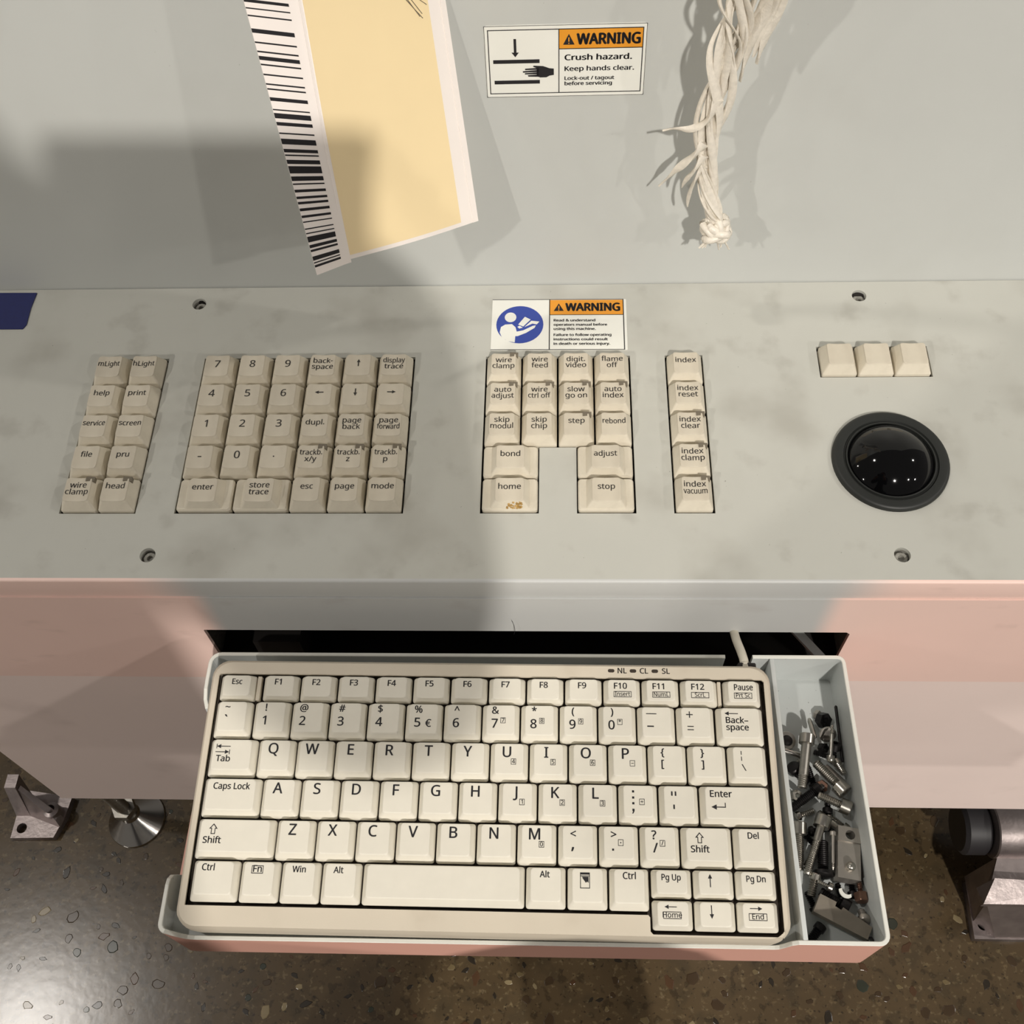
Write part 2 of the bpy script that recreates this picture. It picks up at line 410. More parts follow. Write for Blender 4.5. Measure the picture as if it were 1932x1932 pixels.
# back panel
n_ = Vector((0, -math.cos(LEAN), math.sin(LEAN)))
BM = Matrix.Translation(P(0, 183.4, 12.1)) @ Matrix.Rotation(math.pi/2-LEAN, 4, 'X')   # x right, y up the panel, z out to the viewer
bp = link('back_panel', curve_mesh('back_panel', [rc(XL, -2, XR, 420)], 3), 'back', con); bp.matrix_local = BM
# ---------------------------------------------------------------- keycaps
def ring_pts(x0, y0, x1, y1, r, n=3, m=5):
    q = rrect(x0, y0, x1, y1, r, n); out = []
    for i, p in enumerate(q):
        out.append(p); nx = q[(i+1) % len(q)]
        if i in (n, 3*n+2):                       # long sides along x carry the dish
            out += [(p[0]+(nx[0]-p[0])*k/(m+1), p[1]+(nx[1]-p[1])*k/(m+1)) for k in range(1, m+1)]
    return out
def cap_geo(w_, d_, h, sl, sr, sf, sb, dish, rb, rt, skirt, z0=0, cx=0, dishy=False):
    v = []; f = []
    bx = (cx-w_/2, -d_/2, cx+w_/2, d_/2); tx = (cx-w_/2+sl, -d_/2+sf, cx+w_/2-sr, d_/2-sb)
    mx, my = (tx[0]+tx[2])/2, (tx[1]+tx[3])/2; hw, hd = (tx[2]-tx[0])/2, (tx[3]-tx[1])/2
    top = lambda x, y: z0+h-dish*(1-min(1, abs(x-mx)/hw)**2)
    def lerp(k): return tuple(a+(b-a)*k for a, b in zip(bx, tx))
    rings = [(bx, rb, lambda x, y: z0-skirt), (bx, rb, lambda x, y: z0), (lerp(.06), rb, lambda x, y: z0+.35)]
    rings.append((lerp(.94), rt*.95, lambda x, y: (top(x, y)-z0)*.93+z0))
    rings.append((lerp(.98), rt, lambda x, y: top(x, y)-.10))
    ins = (tx[0]+.35, tx[1]+.35, tx[2]-.35, tx[3]-.35); rings.append((ins, rt, top))
    for k in (.7, .4, .12):
        q = (mx-(hw-.35)*k, my-(hd-.35)*k, mx+(hw-.35)*k, my+(hd-.35)*k); rings.append((q, rt*k, top))
    N = 0
    for b, r, zf in rings:
        pts = ring_pts(b[0], b[1], b[2], b[3], r); N = len(pts); v += [(x, y, zf(x, y)) for x, y in pts]
    for k in range(len(rings)-1):
        for i in range(N): j = (i+1) % N; f.append((k*N+i, k*N+j, (k+1)*N+j, (k+1)*N+i))
    f.append(tuple((len(rings)-1)*N+i for i in range(N)))
    SHARP.append((3*N, N)); SHARP.append((5*N, N)); SHARP.append((2*N, N))
    return v, f, top, (tx, mx, my, hw, hd)
_caps = {}
SHARP = []
def cap(kind):
    if kind in _caps: return _caps[kind]
    SHARP.clear()
    if kind == 'pad': v, f, top, info = cap_geo(18.1, 18.1, 6.6, 2.7, 2.7, 2.7, 2.2, .65, 1.0, 1.6, 4, z0=.6)
    elif kind == 'padwide':
        v, f, _, _ = cap_geo(27.6, 18.1, 1.5, .6, .6, .6, .6, 0, 1.6, 1.6, 4, z0=.4)
        v2, f2, top, info = cap_geo(19.6, 16.6, 5.2, 2.9, 2.9, 1.6, 1.8, .5, 1.2, 1.6, .3, z0=1.8)
        n0 = len(v); SHARP[3:] = [(a+n0, b_) for a, b_ in SHARP[3:]]; v = v+v2; f = f+[tuple(i+n0 for i in q) for q in f2]
    elif kind[0] == 'kb':
        _, w_, d_ = kind
        sf = 2.9 if d_ > 15 else 1.7; s = 2.2
        v, f, top, info = cap_geo(w_, d_, 4.2, s, s, sf, .7, .22, 1.3, 1.5, 1.6, z0=-.4)
    me = mesh('keycap', v, f, 50)
    at = me.attributes.get('sharp_edge') or me.attributes.new('sharp_edge', 'BOOLEAN', 'EDGE')
    rid = {}
    for q, (a, n_s) in enumerate(SHARP):
        for i in range(n_s): rid[a+i] = q
    for e in me.edges:
        a, b_ = e.vertices
        if a in rid and rid.get(b_) == rid[a]: at.data[e.index].value = True
    me.materials.append(MAT['key' if kind in ('pad', 'padwide') else 'kbkey'])
    _caps[kind] = (me, top, info); return _caps[kind]
def desc(t): return t.replace('-\n', '').replace('\n', ' ')
ARW = {'UP': math.pi/2, 'DOWN': -math.pi/2, 'LEFT': math.pi, 'RIGHT': 0}
winmesh = None
def padkey(x, s, text, led=False, wide=False, place='the control panel'):
    global winmesh
    me, top, (tx, mx, my, hw, hd) = cap('padwide' if wide else 'pad')
    o = link('keycap', me, None, con); o.matrix_local = panel_mat(x, s)
    p = Print(); lift = lambda a, b: top(a, b)+.12
    if text in ARW: p.arrow(mx, my+1.4, 4.6, ARW[text], .6, 2.0); d = {'UP': 'an up', 'DOWN': 'a down', 'LEFT': 'a left', 'RIGHT': 'a right'}[text]+' arrow'
    elif text == '':
        o['label'] = 'blank cream keycap above the trackball'; return o
    elif len(text) == 1 and text not in '-.': p.text(text, mx+.1, my-.9, 5.9, bold=.012); d = text
    elif text in '-.':
        if text == '-': p.rect(mx-.9, my-.2, mx+1.0, my+.4)
        else: p.rect(mx-.35, my-.2, mx+.35, my+.5)
        d = 'a minus sign' if text == '-' else 'a decimal point'
    else:
        ls = text.split('\n'); y = my+(2.9 if led else 3.2) if len(ls) > 1 else my+1.6+(.3 if led else 0)
        if len(ls) > 1: y -= .5
        for i, l in enumerate(ls):
            sz = 4.2; v_, _ = text_geo(l, .014); wd = (max(a[0] for a in v_)-min(a[0] for a in v_))*sz
            p.text(l, mx, y-i*3.9-1.4, sz, bold=.014, sx=min(1, 11.6/wd))
        d = '"'+desc(text)+'"'
    p.build('legend', 'padink', o, lift)
    o['label'] = 'cream keycap printed '+d
    if led:
        if winmesh is None:
            b = bmesh.new(); box_bm(b, (0, 0, 0), (4.4*S, 2.5*S, 3.2*S)); winmesh = from_bm('indicator_window', b)
        l_ = link('indicator_window', winmesh, 'ledwin', o); l_.location = ((tx[2]-1.0)*S, (tx[3]-.75)*S, (top(tx[2]-1.6, 0)-1.45)*S)
        l_.rotation_euler = (0, math.radians(4), 0)
    return o
def grid(x0, rows, r0=0):
    for r, row in enumerate(rows):
        for c, t in enumerate(row):
            if t is None: continue
            led = t.endswith('*'); t = t.rstrip('*')
            padkey(x0+.5+(c+.5)*U, OB+.5+(4-r-r0+.5)*U, t, led)
grid(LX, [['mLight', 'hLight'], ['help', 'print'], ['service', 'screen'], ['file', 'pru'], ['wire\nclamp*', 'head*']])
grid(NX, [['7', '8', '9', 'back-\nspace', 'UP', 'display\ntrace'], ['4', '5', '6', 'LEFT', 'DOWN', 'RIGHT'], ['1', '2', '3', 'dupl.', 'page\nback', 'page\nforward'],
          ['-', '0', '.', 'trackb.\nx/y*', 'trackb.\nz*', 'trackb.\np*'], [None, None, None, 'esc', 'page', 'mode']])
padkey(NX+.5+.75*U, OB+.5+.5*U, 'enter', wide=True); padkey(NX+.5+2.25*U, OB+.5+.5*U, 'store\ntrace', wide=True)
grid(MX, [['wire\nclamp*', 'wire\nfeed', 'digit.\nvideo', 'flame\noff'], ['auto\nadjust*', 'wire\nctrl off*', 'slow\ngo on*', 'auto\nindex*'], ['skip\nmodul', 'skip\nchip', 'step*', 'rebond']])
padkey(MX+.5+.75*U, OB+.5+1.5*U, 'bond', wide=True); padkey(MX+.5+3.25*U, OB+.5+1.5*U, 'adjust', wide=True)
hk = padkey(MX+.5+.75*U, OB+.5+.5*U, 'home', wide=True); padkey(MX+.5+3.25*U, OB+.5+.5*U, 'stop', wide=True)
grid(IX, [['index'], ['index\nreset'], ['index\nclear*'], ['index\nclamp*'], ['index\nvacuum*']])
for c in range(3): padkey(TX+.5+(c+.5)*U, 118.9+.5*U, '')
# dried glue on the front of the home key
random.seed(5); b = bmesh.new()
for i in range(40):
    q_ = random.uniform(0, 1)
    box_bm(b, ((random.uniform(-1.5, 6.2))*S, (-8.2+q_*1.3)*S, (2.3+q_*3.6)*S), (random.uniform(.6, 1.7)*S, random.uniform(.5, 1.0)*S, .6*S), Euler((.6, random.uniform(-.3, .3), random.uniform(0, 3))).to_matrix())
tag(link('glue_residue', from_bm('glue_residue', b), 'glue', hk), 'brown dried glue')
# trackball
tr = link('trackball_ring', lathe('trackball_ring', [(28.6, -3), (28.8, .3), (28.6, 1.6), (28.0, 2.4), (27.0, 2.8), (23.4, 2.3), (22.9, 1.4), (22.4, 1.4), (22.1, 2.4), (21.4, 2.5), (20.9, 1.2), (20.7, -5)], 64), 'ring', con)
tr.matrix_local = panel_mat(187.7, 66.6)
b = bmesh.new(); bmesh.ops.create_uvsphere(b, u_segments=48, v_segments=32, radius=25.4*S)
o = link('trackball', from_bm('trackball', b, 80), 'ball', tr); o.location = (0, 0, -12.6*S); o['label'] = 'glossy black trackball'
# ---------------------------------------------------------------- warning stickers
Z1 = lambda z: (lambda a, b: z)
def sticker(mtx, w_, h_, r, label, fill):
    st = link('warning_sticker', curve_mesh('warning_sticker', [rrect(0, 0, w_, h_, r)], .25), 'label', con); st.matrix_local = mtx; st['label'] = label
    blk, orange, blue, white, mark = Print(), Print(), Print(), Print(), Print()
    fill(blk, orange, blue, white, mark)
    for p, nm, m_, z in ((orange, 'orange_field', 'orange', .04), (blue, 'blue_disc', 'blue', .04), (white, 'pictogram', 'label', .08), (blk, 'print', 'ink', .12), (mark, 'exclamation_mark', 'orange', .16)):
        if p.v: p.build(nm, m_, st, Z1(z))
    return st
def crush(blk, orange, blue, white, mark):
    H = 34.5; Y = lambda v_: H-v_
    blk.frame(.15, .15, 74.45, H-.15, .22)
    blk.frame(1.7, Y(32.7), 73.0, Y(1.9), .42); blk.rect(34.2, Y(32.7), 34.6, Y(1.9)); orange.rect(34.6, Y(11.2), 72.6, Y(2.3)); blk.rect(34.4, Y(11.5), 72.8, Y(11.1))
    blk.poly([(36.3, Y(9.4)), (41.6, Y(9.4)), (38.95, Y(4.4))]); blk.fit('WARNING', 42.4, 71.8, Y(9.3), 4.9, .06)
    mark.rect(38.7, Y(8.0), 39.2, Y(6.0)); mark.rect(38.7, Y(9.0), 39.2, Y(8.5))
    blk.fit('Crush hazard.', 37, 68.2, Y(16.7), 2.6, .035); blk.fit('Keep hands clear.', 37, 69.4, Y(21.9), 2.2, .03)
    blk.fit('Lock-out / tagout', 37, 60.4, Y(26.3), 1.7, .035); blk.fit('before servicing', 37, 59.4, Y(28.9), 1.7, .04)
    blk.rect(13.6, Y(12.6), 14.8, Y(6.2)); blk.poly([(12.5, Y(12.6)), (15.9, Y(12.6)), (14.2, Y(14.8))])
    blk.rect(3.8, Y(17.8), 25.4, Y(16.0)); blk.rect(4.0, Y(27.8), 25.4, Y(26.0))
    for q in ([(22.5, Y(19.0)), (27, Y(19.3)), (30, Y(20.4)), (32, Y(20.6)), (32, Y(23.7)), (30, Y(24)), (28.5, Y(24.8)), (25.5, Y(24.8)), (24, Y(24)), (24, Y(20.2)), (22.4, Y(19.6))],
              [(17.5, Y(21.6)), (25, Y(21.1)), (25, Y(22.1)), (17.5, Y(22.3))], [(18.6, Y(20.4)), (25, Y(20.1)), (25, Y(21.0)), (18.6, Y(21.1))],
              [(18.4, Y(22.6)), (25, Y(22.2)), (25, Y(23.2)), (18.4, Y(23.2))], [(19.8, Y(23.6)), (25, Y(23.3)), (25, Y(24.5)), (20, Y(24.3))]): blk.poly(q)
sm = BM @ Matrix.Translation((-11.9*S, 111.4*S, .28*S)) @ Matrix.Rotation(math.radians(.15), 4, 'Z')
sticker(sm, 74.6, 34.5, 1.8, 'white and orange warning sticker about crushed hands on the back panel', crush)
def manual(blk, orange, blue, white, mark):
    H = 35; Y = lambda v_: H-v_
    blk.rect(0, Y(.35), 72.4, Y(0)); blk.rect(0, .0, 72.4, .4); blk.rect(72.0, 0, 72.5, H); blk.rect(31.5, 0, 32.0, H)
    orange.rect(32, Y(10.9), 72.0, Y(.5)); blk.rect(32, Y(11.2), 72.2, Y(10.8))
    blk.poly([(34, Y(8.3)), (39.6, Y(8.3)), (36.8, Y(3))]); blk.fit('WARNING', 40.3, 70.6, Y(8.2), 5.3, .06)
    mark.rect(36.5, Y(6.8), 37.1, Y(4.7)); mark.rect(36.5, Y(7.9), 37.1, Y(7.3))
    for t, x1, y in (('Read & understand', 56.8, 15.6), ('operators manual before', 63.2, 18.6), ('using this machine.', 57.0, 21.5), ('Failure to follow operating', 65.4, 25.6), ('instructions could result', 63.4, 28.6), ('in death or serious injury.', 64.6, 31.6)):
        blk.fit(t, 34, x1, Y(y), 1.6, .045)
    cx, cy = 15.5, Y(17.6); blue.poly(circ(cx, cy, 12.9, 40))
    white.poly(circ(10.3, Y(12.6), 3.2, 20, ry=3.4))
    white.poly([(4.6, Y(23)), (5.2, Y(19.3)), (7.5, Y(17.6)), (11.2, Y(17.3)), (13.2, Y(19.5)), (13.9, Y(22.5)), (17.5, Y(21.6)), (22.5, Y(18.6)), (24.3, Y(18.2)), (23.6, Y(20.0)), (19, Y(23.4)), (14.5, Y(25.6)), (13.2, Y(25.6)), (13.0, Y(29.9)), (9.3, Y(29.0)), (6.0, Y(26.6))])
    white.poly([(14.6, Y(17.6)), (18.2, Y(12.2)), (21.4, Y(14.2)), (17.4, Y(19.0))]); white.poly([(18.0, Y(19.4)), (21.8, Y(15.0)), (26.2, Y(15.6)), (24.8, Y(17.6)), (22.4, Y(17.0))])
    white.poly([(14.2, Y(19.2)), (15.4, Y(18.4)), (17.2, Y(19.8)), (15.2, Y(20.4))])
sm = panel_mat(-14.4, 137.6, .28) @ Matrix.Rotation(math.radians(-.3), 4, 'Z')
st2 = sticker(sm, 73.9, 35, .4, 'white, orange and blue read-the-manual warning sticker above the middle keypad', manual)
# ================================================================== KEYBOARD DRAWER
drw = empty('keyboard_tray', (0, 0, 0), 'open sheet metal keyboard tray, grey inside with a salmon front', 'tray')
def wall(name, path, zb, th, closed_top='white'):
    """path: (x, y, ztop) along the outer face, going so that the inside is on the left; sheet metal thickness th"""
    P2 = [Vector((a, b_)) for a, b_, _ in path]; v = []; f = []; N = len(path)
    for i in range(N):
        d1 = (P2[i]-P2[i-1]).normalized() if i else (P2[1]-P2[0]).normalized()
        d2 = (P2[i+1]-P2[i]).normalized() if i < N-1 else d1
        t = (d1+d2).normalized(); nrm = Vector((-t.y, t.x)); k = th/max(.3, nrm.dot(Vector((-d1.y, d1.x))))
        q = P2[i]+nrm*k; zt = path[i][2]
        v += [(P2[i].x, P2[i].y, zb-FZ), (P2[i].x, P2[i].y, zt-FZ-.35), (P2[i].x+nrm.x*.3, P2[i].y+nrm.y*.3, zt-FZ), (q.x-nrm.x*.3, q.y-nrm.y*.3, zt-FZ), (q.x, q.y, zt-FZ-.35), (q.x, q.y, zb-FZ)]
    for i in range(N-1):
        for k in range(6):
            j = (k+1) % 6; f.append((i*6+k, i*6+j, (i+1)*6+j, (i+1)*6+k))
    f.append(tuple(range(6))); f.append(tuple((N-1)*6+k for k in range(6)))
    me = mesh(name, v, f); me.materials.append(MAT['traygrey']); me.materials.append(MAT['pink']); me.materials.append(MAT['white'])
    o = link(name, me, None, drw)
    return o
def paint_outer(o, cx, cy):
    for p in o.data.polygons:
        n = p.normal; c = p.center
        if n.z > .3: p.material_index = 2
        elif abs(n.z) < .3 and (n.x*(c.x-cx*S)+n.y*(c.y-cy*S)) > 0: p.material_index = 1
def arc(cx, cy, r, a0, a1, z, n=5):
    return [(cx+r*math.cos(math.radians(a0+(a1-a0)*i/n)), cy+r*math.sin(math.radians(a0+(a1-a0)*i/n)), z) for i in range(n+1)]
TX0, TX1, TY0, TY1, RZ, LZ, TB = -161.0, 169.0, -149.5, -9.5, -60.0, -72.5, -103.0
# one folded wall: left front wing, front, right side, rear right up to the cable gap
pth = [(TX0, -119.5, -80), (TX0, -120.5, -72), (TX0, -122.5, -64), (TX0, -125, -60.5), (TX0, -128, -59.6), (TX0, -141, -60)]
pth += [(x, y, -60) for x, y, _ in arc(TX0+5, TY0+5, 5, 180, 250, 0, 5)]
pth += [(TX0+6.5, TY0, -64.5), (TX0+8.5, TY0, -68.5), (TX0+11, TY0, -71.3), (TX0+14, TY0, LZ), (-60, TY0, LZ), (60, TY0, LZ), (120, TY0, LZ), (122, TY0, -71.5), (124, TY0, -67.5), (126, TY0, -62.5), (128.5, TY0, RZ), (150, TY0, RZ)]
pth += arc(TX1-5, TY0+5, 5, 270, 360, RZ, 5) + [(TX1, -80, RZ)] + arc(TX1-4, TY1-4, 4, 0, 90, RZ, 4) + [(122, TY1, RZ)]
fw = wall('folded_wall', pth, TB, 2.0); paint_outer(fw, 0, -80)
pth = [(108, TY1, RZ), (0, TY1, RZ), (-120, TY1, RZ)] + arc(TX0+6, TY1-6, 6, 90, 180, RZ, 5) + [(TX0, -24, -60), (TX0, -30, -60.5), (TX0, -35, -63), (TX0, -38, -68), (TX0, -39.5, -80)]
rw = wall('rear_wall', pth, TB, 2.0); paint_outer(rw, 0, -80)
for p in rw.data.polygons:
    if p.material_index == 1: p.material_index = 0
box('keyboard_shelf', (TX0+2, TY0+2, -77), (131, TY1-2, -75), 'traygrey', drw)
box('side_skirt', (TX0, -119.5, TB), (TX0+2, -39.5, -77), 'pink', drw)
box('divider', (130.6, TY0+2, -89), (132.8, TY1-2, -60.2), 'traygrey', drw, bev=.3)
box('compartment_floor', (132.8, TY0+2, -89), (TX1-2, TY1-2, -87), 'traygrey', drw)
# diagonal brace behind the drawer
b = bmesh.new(); box_bm(b, P(152, 14, -82), (4.8*S, 46*S, 2*S), Matrix.Rotation(math.radians(36), 3, 'Z'))
link('slide_brace', from_bm('slide_brace', b), 'traygrey', con)
box('slide_block', (-146, 6, -112), (-120, 60, -80), 'black', con)
# ================================================================== KEYBOARD
KO = Vector((-146.11, -43.47, -43.42)); KX = Vector((0.99998, -0.0056, -0.00111)); KN = Vector((0.00046, -0.11475, 0.99339))
KX.normalize(); KYb = KN.cross(KX).normalized(); KN = KX.cross(KYb)
KM = Matrix((KX, KYb, KN)).transposed().to_4x4(); KM.translation = P(*KO)
kb = empty('keyboard', (0, 0, 0), 'compact cream computer keyboard lying in the open drawer', 'keyboard'); kb.matrix_world = KM
# case: local x = u, y = -v (rear positive)
NZ = 1.3
def shell_case():
    x0, x1, y0, y1 = -5.2, 271.6, -105.6, 21.0
    prof_ = [(0, -16.5), (0, -1.2), (.5, .3), (1.6, NZ)]
    # outer loops with front chamfer: front edge slopes down
    v = []; f = []; N = 0
    for ins, z in prof_:
        pts = rrect(x0+ins, y0+ins, x1-ins, y1-ins, 8.5, 6); N = len(pts)
        v += [(x, y, z-(0 if y > y0+7 or z < -2 or z > 1 else 5.5*(1-(y-y0)/7)*(1 if ins < .3 else .55))) for x, y in pts]
    for k in range(len(prof_)-1):
        for i in range(N): j = (i+1) % N; f.append((k*N+i, k*N+j, (k+1)*N+j, (k+1)*N+i))
    f.append(tuple(range(N)))
    return v, f, [(a, b_) for a, b_, _ in v[-N:]]
v, f, outer = shell_case()
link('case', mesh('case', v, f, 40), 'case', kb)
well = [(-1.2, -95.2), (208.6, -95.2), (209.4, -96.2), (209.4, -102.0), (210.6, -103.2), (267.0, -103.2), (268.2, -102.0), (268.2, 12.4), (267.2, 13.4), (-.4, 13.4), (-1.2, 12.6)]
tp = link('case_top', curve_mesh('case_top', [outer, well], 1.2), 'case', kb); tp.location = (0, 0, (NZ+.02)*S)
# well floor and walls
b = bmesh.new(); box_bm(b, (133.5*S, -45*S, -4*S), (270*S, 117.2*S, 1*S)); link('key_well', from_bm('key_well', b), 'well', kb)
# the case top sits over an open body: cut by leaving the shell without a lid
for x0, x1 in ((18.6, 20.6), (245.5, 247.2)):
    b = bmesh.new(); box_bm(b, ((x0+x1)/2*S, 6.2*S, -.6*S), ((x1-x0)*S, 12.2*S, 3.4*S), bev=.3*S); link('key_gap_bar', from_bm('key_gap_bar', b), 'case', kb)
K = 18.72; G = .75
def top_at(me_info, a, b_): return me_info(a, b_)
def kbkey(u0, u1, v0, v1, draw, d):
    w_, dd = round(u1-u0, 2), round(v1-v0, 2)
    me, top, (tx, mx, my, hw, hd) = cap(('kb', w_, dd))
    o = link('keycap', me, None, kb); o.location = ((u0+u1)/2*S, -(v0+v1)/2*S, 0); o['label'] = 'cream keycap printed '+d if d else 'long cream space bar'
    p = Print(1.13, .010); L, T = tx[0], tx[3]
    draw(p, L, T, tx[2]-tx[0], tx[3]-tx[1])
    if p.v: p.build('legend', 'ink', o, lambda a, b_: top(a, b_)+.10)
    return o
def d_letter(ch, sub=None):
    def f_(p, L, T, W, H):
        p.text(ch, L+5.7, T-6.3, 6.0, bold=.008)
        if sub: d_sub(p, L+8.9, T-8.6, sub)
    return f_
def d_sub(p, x, y, ch):
    p.frame(x-1.2, y-1.2, x+1.2, y+1.6, .22)
    if ch in '-': p.rect(x-.6, y+.1, x+.6, y+.35)
    elif ch == '.': p.rect(x-.25, y-.1, x+.25, y+.4)
    else: p.text(ch, x, y-.65, 2.3, bold=.004)
def d_num(a, b_, sub=None, euro=False):
    def f_(p, L, T, W, H):
        p.text(a, L+4.2, T-4.2, 4.2, bold=.008)
        p.text(b_, L+3.9, T-11.0, 5.2, bold=.008)
        if euro: p.text('€', L+9.2, T-11.0, 4.4, bold=.008)
        if sub: d_sub(p, L+7.9, T-7.6, sub)
    return f_
def d_word(*ls, size=3.3, x=3.4, y=4.6, dy=3.4, sx=.93):
    def f_(p, L, T, W, H):
        for i, l in enumerate(ls): p.text(l, L+x, T-y-i*dy, size, 'l', bold=.012, sx=sx)
    return f_
def d_fn(a, boxed=None):
    def f_(p, L, T, W, H):
        p.text(a, L+(2.8 if boxed else 4.0), T-4.4, 3.5, 'l', bold=.012, sx=.82 if a == 'Pause' else 1)
        if boxed:
            p.frame(L+2.6, T-8.6, L+11.2, T-5.7, .25); p.text(boxed, L+6.9, T-8.0, 2.5, bold=.0, sx=.92)
    return f_
rowF = [0.3]+[21.9+18.7*i for i in range(12)]+[248.2]
names = ['Esc']+['F%d' % i for i in range(1, 13)]+['Pause']
bx_ = {'F10': 'Insert', 'F11': 'NumL', 'F12': 'ScrL', 'Pause': 'Prt Sc'}
for u, nm in zip(rowF, names):
    kbkey(u, u+17.8, -12.6, 0, d_fn(nm, bx_.get(nm)) if nm != 'Esc' else d_word('Esc', x=4.2, y=4.4), nm)
def row(vf): return vf-17.9, vf
v0, v1 = row(18.7)
nums = [('~', '`'), ('!', '1'), ('@', '2'), ('#', '3'), ('$', '4'), ('%', '5'), ('^', '6'), ('&', '7'), ('*', '8'), ('(', '9'), (')', '0'), ('_', '-'), ('+', '=')]
subs = {'7': '7', '8': '8', '9': '9', '0': '*'}
for i, (a, b_) in enumerate(nums):
    u = [0, 19.1][i > 0]+(18.72*(i-1) if i else 0)
    if b_ == '-':
        def dr(p, L, T, W, H): p.rect(L+1.8, T-3.4, L+6.8, T-3.0); p.rect(L+2.2, T-9.6, L+5.4, T-9.0)
        kbkey(u, u+17.9, v0, v1, dr, 'a dash and an underscore'); continue
    if b_ == '=':
        def dr(p, L, T, W, H):
            p.rect(L+2.2, T-3.6, L+5.4, T-3.15); p.rect(L+3.6, T-4.95, L+4.05, T-1.8); p.rect(L+2.6, T-9.3, L+5.6, T-8.9); p.rect(L+2.6, T-10.9, L+5.6, T-10.5)
        kbkey(u, u+17.9, v0, v1, dr, 'plus and equals'); continue
    kbkey(u, u+17.9, v0, v1, d_num(a, b_, subs.get(b_), b_ == '5'), a+' and '+b_)
def d_back(p, L, T, W, H): p.arrow(L+4.8, T-2.6, 6.4, math.pi, .35, 2.0); p.text('Back–', L+2.0, T-7.2, 3.5, 'l'); p.text('space', L+2.0, T-10.6, 3.5, 'l')
kbkey(244.0, 266.2, v0, v1, d_back, 'Backspace')
v0, v1 = row(37.4)
def d_tab(p, L, T, W, H):
    p.arrow(L+5.0, T-3.2, 6.6, math.pi, .35, 2.0); p.rect(L+1.5, T-4.3, L+1.85, T-2.1)
    p.arrow(L+4.6, T-5.9, 6.6, 0, .35, 2.0); p.rect(L+7.9, T-7.0, L+8.25, T-4.8); p.text('Tab', L+1.9, T-10.4, 3.5, 'l')
kbkey(0, 22.8, v0, v1, d_tab, 'Tab with two arrows')
for i, ch in enumerate('QWERTYUIOP'):
    kbkey(23.6+K*i, 23.6+K*i+17.9, v0, v1, d_letter(ch, {'U': '4', 'I': '5', 'O': '6', 'P': '-'}.get(ch)), ch)
def d_two(a, b_):
    def f_(p, L, T, W, H): p.text(a, L+4.4, T-4.6, 4.2, bold=.01); p.text(b_, L+4.4, T-10.0, 4.2, bold=.01)
    return f_
for i, (a, b_) in enumerate((('{', '['), ('}', ']'))): kbkey(210.8+K*i, 210.8+K*i+17.9, v0, v1, d_two(a, b_), ('left' if i == 0 else 'right')+' brackets')
def d_bs(p, L, T, W, H):
    p.rect(L+3.6, T-3.6, L+3.95, T-1.8); p.rect(L+3.6, T-6.4, L+3.95, T-4.4); p.poly([(L+3.6, T-8), (L+4.1, T-8), (L+5.7, T-11), (L+5.2, T-11)])
kbkey(248.4, 266.3, v0, v1, d_bs, 'backslash')
v0, v1 = row(56.1)
kbkey(-.2, 27.2, v0, v1, d_word('Caps Lock', size=3.5, x=3.0, y=4.7), 'Caps Lock')
for i, ch in enumerate('ASDFGHJKL'): kbkey(28.0+K*i, 28.0+K*i+17.9, v0, v1, d_letter(ch, {'J': '1', 'K': '2', 'L': '3'}.get(ch)), ch)
def d_semi(p, L, T, W, H):
    for y in (2.2, 5.0, 7.6): p.rect(L+3.9, T-y-1.0, L+4.9, T-y)
    p.poly([(L+3.9, T-10.6), (L+4.9, T-10.6), (L+4.9, T-11.6), (L+4.2, T-12.8), (L+3.8, T-12.8), (L+4.2, T-11.6), (L+3.9, T-11.6)]); d_sub(p, L+8.4, T-7.6, '+')
def d_quo(p, L, T, W, H):
    p.rect(L+3.2, T-4.4, L+3.9, T-2.4); p.rect(L+4.9, T-4.4, L+5.6, T-2.4); p.rect(L+4.0, T-10.4, L+4.7, T-8.4)
kbkey(196.5, 214.4, v0, v1, d_semi, 'colon and semicolon'); kbkey(215.3, 233.3, v0, v1, d_quo, 'quotation marks')
def d_ent(p, L, T, W, H):
    p.text('Enter', L+2.2, T-4.6, 3.6, 'l'); p.arrow(L+5.9, T-9.2, 6.6, math.pi, .4, 2.4); p.rect(L+8.8, T-9.4, L+9.2, T-7.2)
kbkey(234.2, 266.3, v0, v1, d_ent, 'Enter with a bent arrow')
v0, v1 = row(74.9)
def d_shift(p, L, T, W, H, x=3.0):
    c = L+x+3.0
    o_ = [(c-2, T-4.2), (c, T-1.8), (c+2, T-4.2), (c+1, T-4.2), (c+1, T-6.6), (c-1, T-6.6), (c-1, T-4.2)]; i_ = [(c-1.2, T-3.85), (c, T-2.4), (c+1.2, T-3.85), (c+.65, T-3.85), (c+.65, T-6.25), (c-.65, T-6.25), (c-.65, T-3.85)]
    for k in range(7): j = (k+1) % 7; p.poly([o_[k], o_[j], i_[j], i_[k]])
    p.text('Shift', c, T-10.6, 3.5)
kbkey(-.3, 36.5, v0, v1, d_shift, 'Shift, on the left')
for i, ch in enumerate('ZXCVBNM'): kbkey(37.3+K*i, 37.3+K*i+17.9, v0, v1, d_letter(ch, '0' if ch == 'M' else None), ch)
def d_comma(p, L, T, W, H): p.text('<', L+4.6, T-5.2, 4.4); p.text(',', L+4.4, T-10.2, 6)
def d_dot(p, L, T, W, H): p.text('>', L+4.4, T-5.2, 4.4); p.rect(L+3.6, T-10.6, L+4.5, T-9.7); d_sub(p, L+7.6, T-7.2, '.')
def d_sl(p, L, T, W, H): p.text('?', L+4.0, T-5.2, 4.6); p.text('/', L+4.6, T-11.0, 5); d_sub(p, L+7.8, T-7.2, '/')
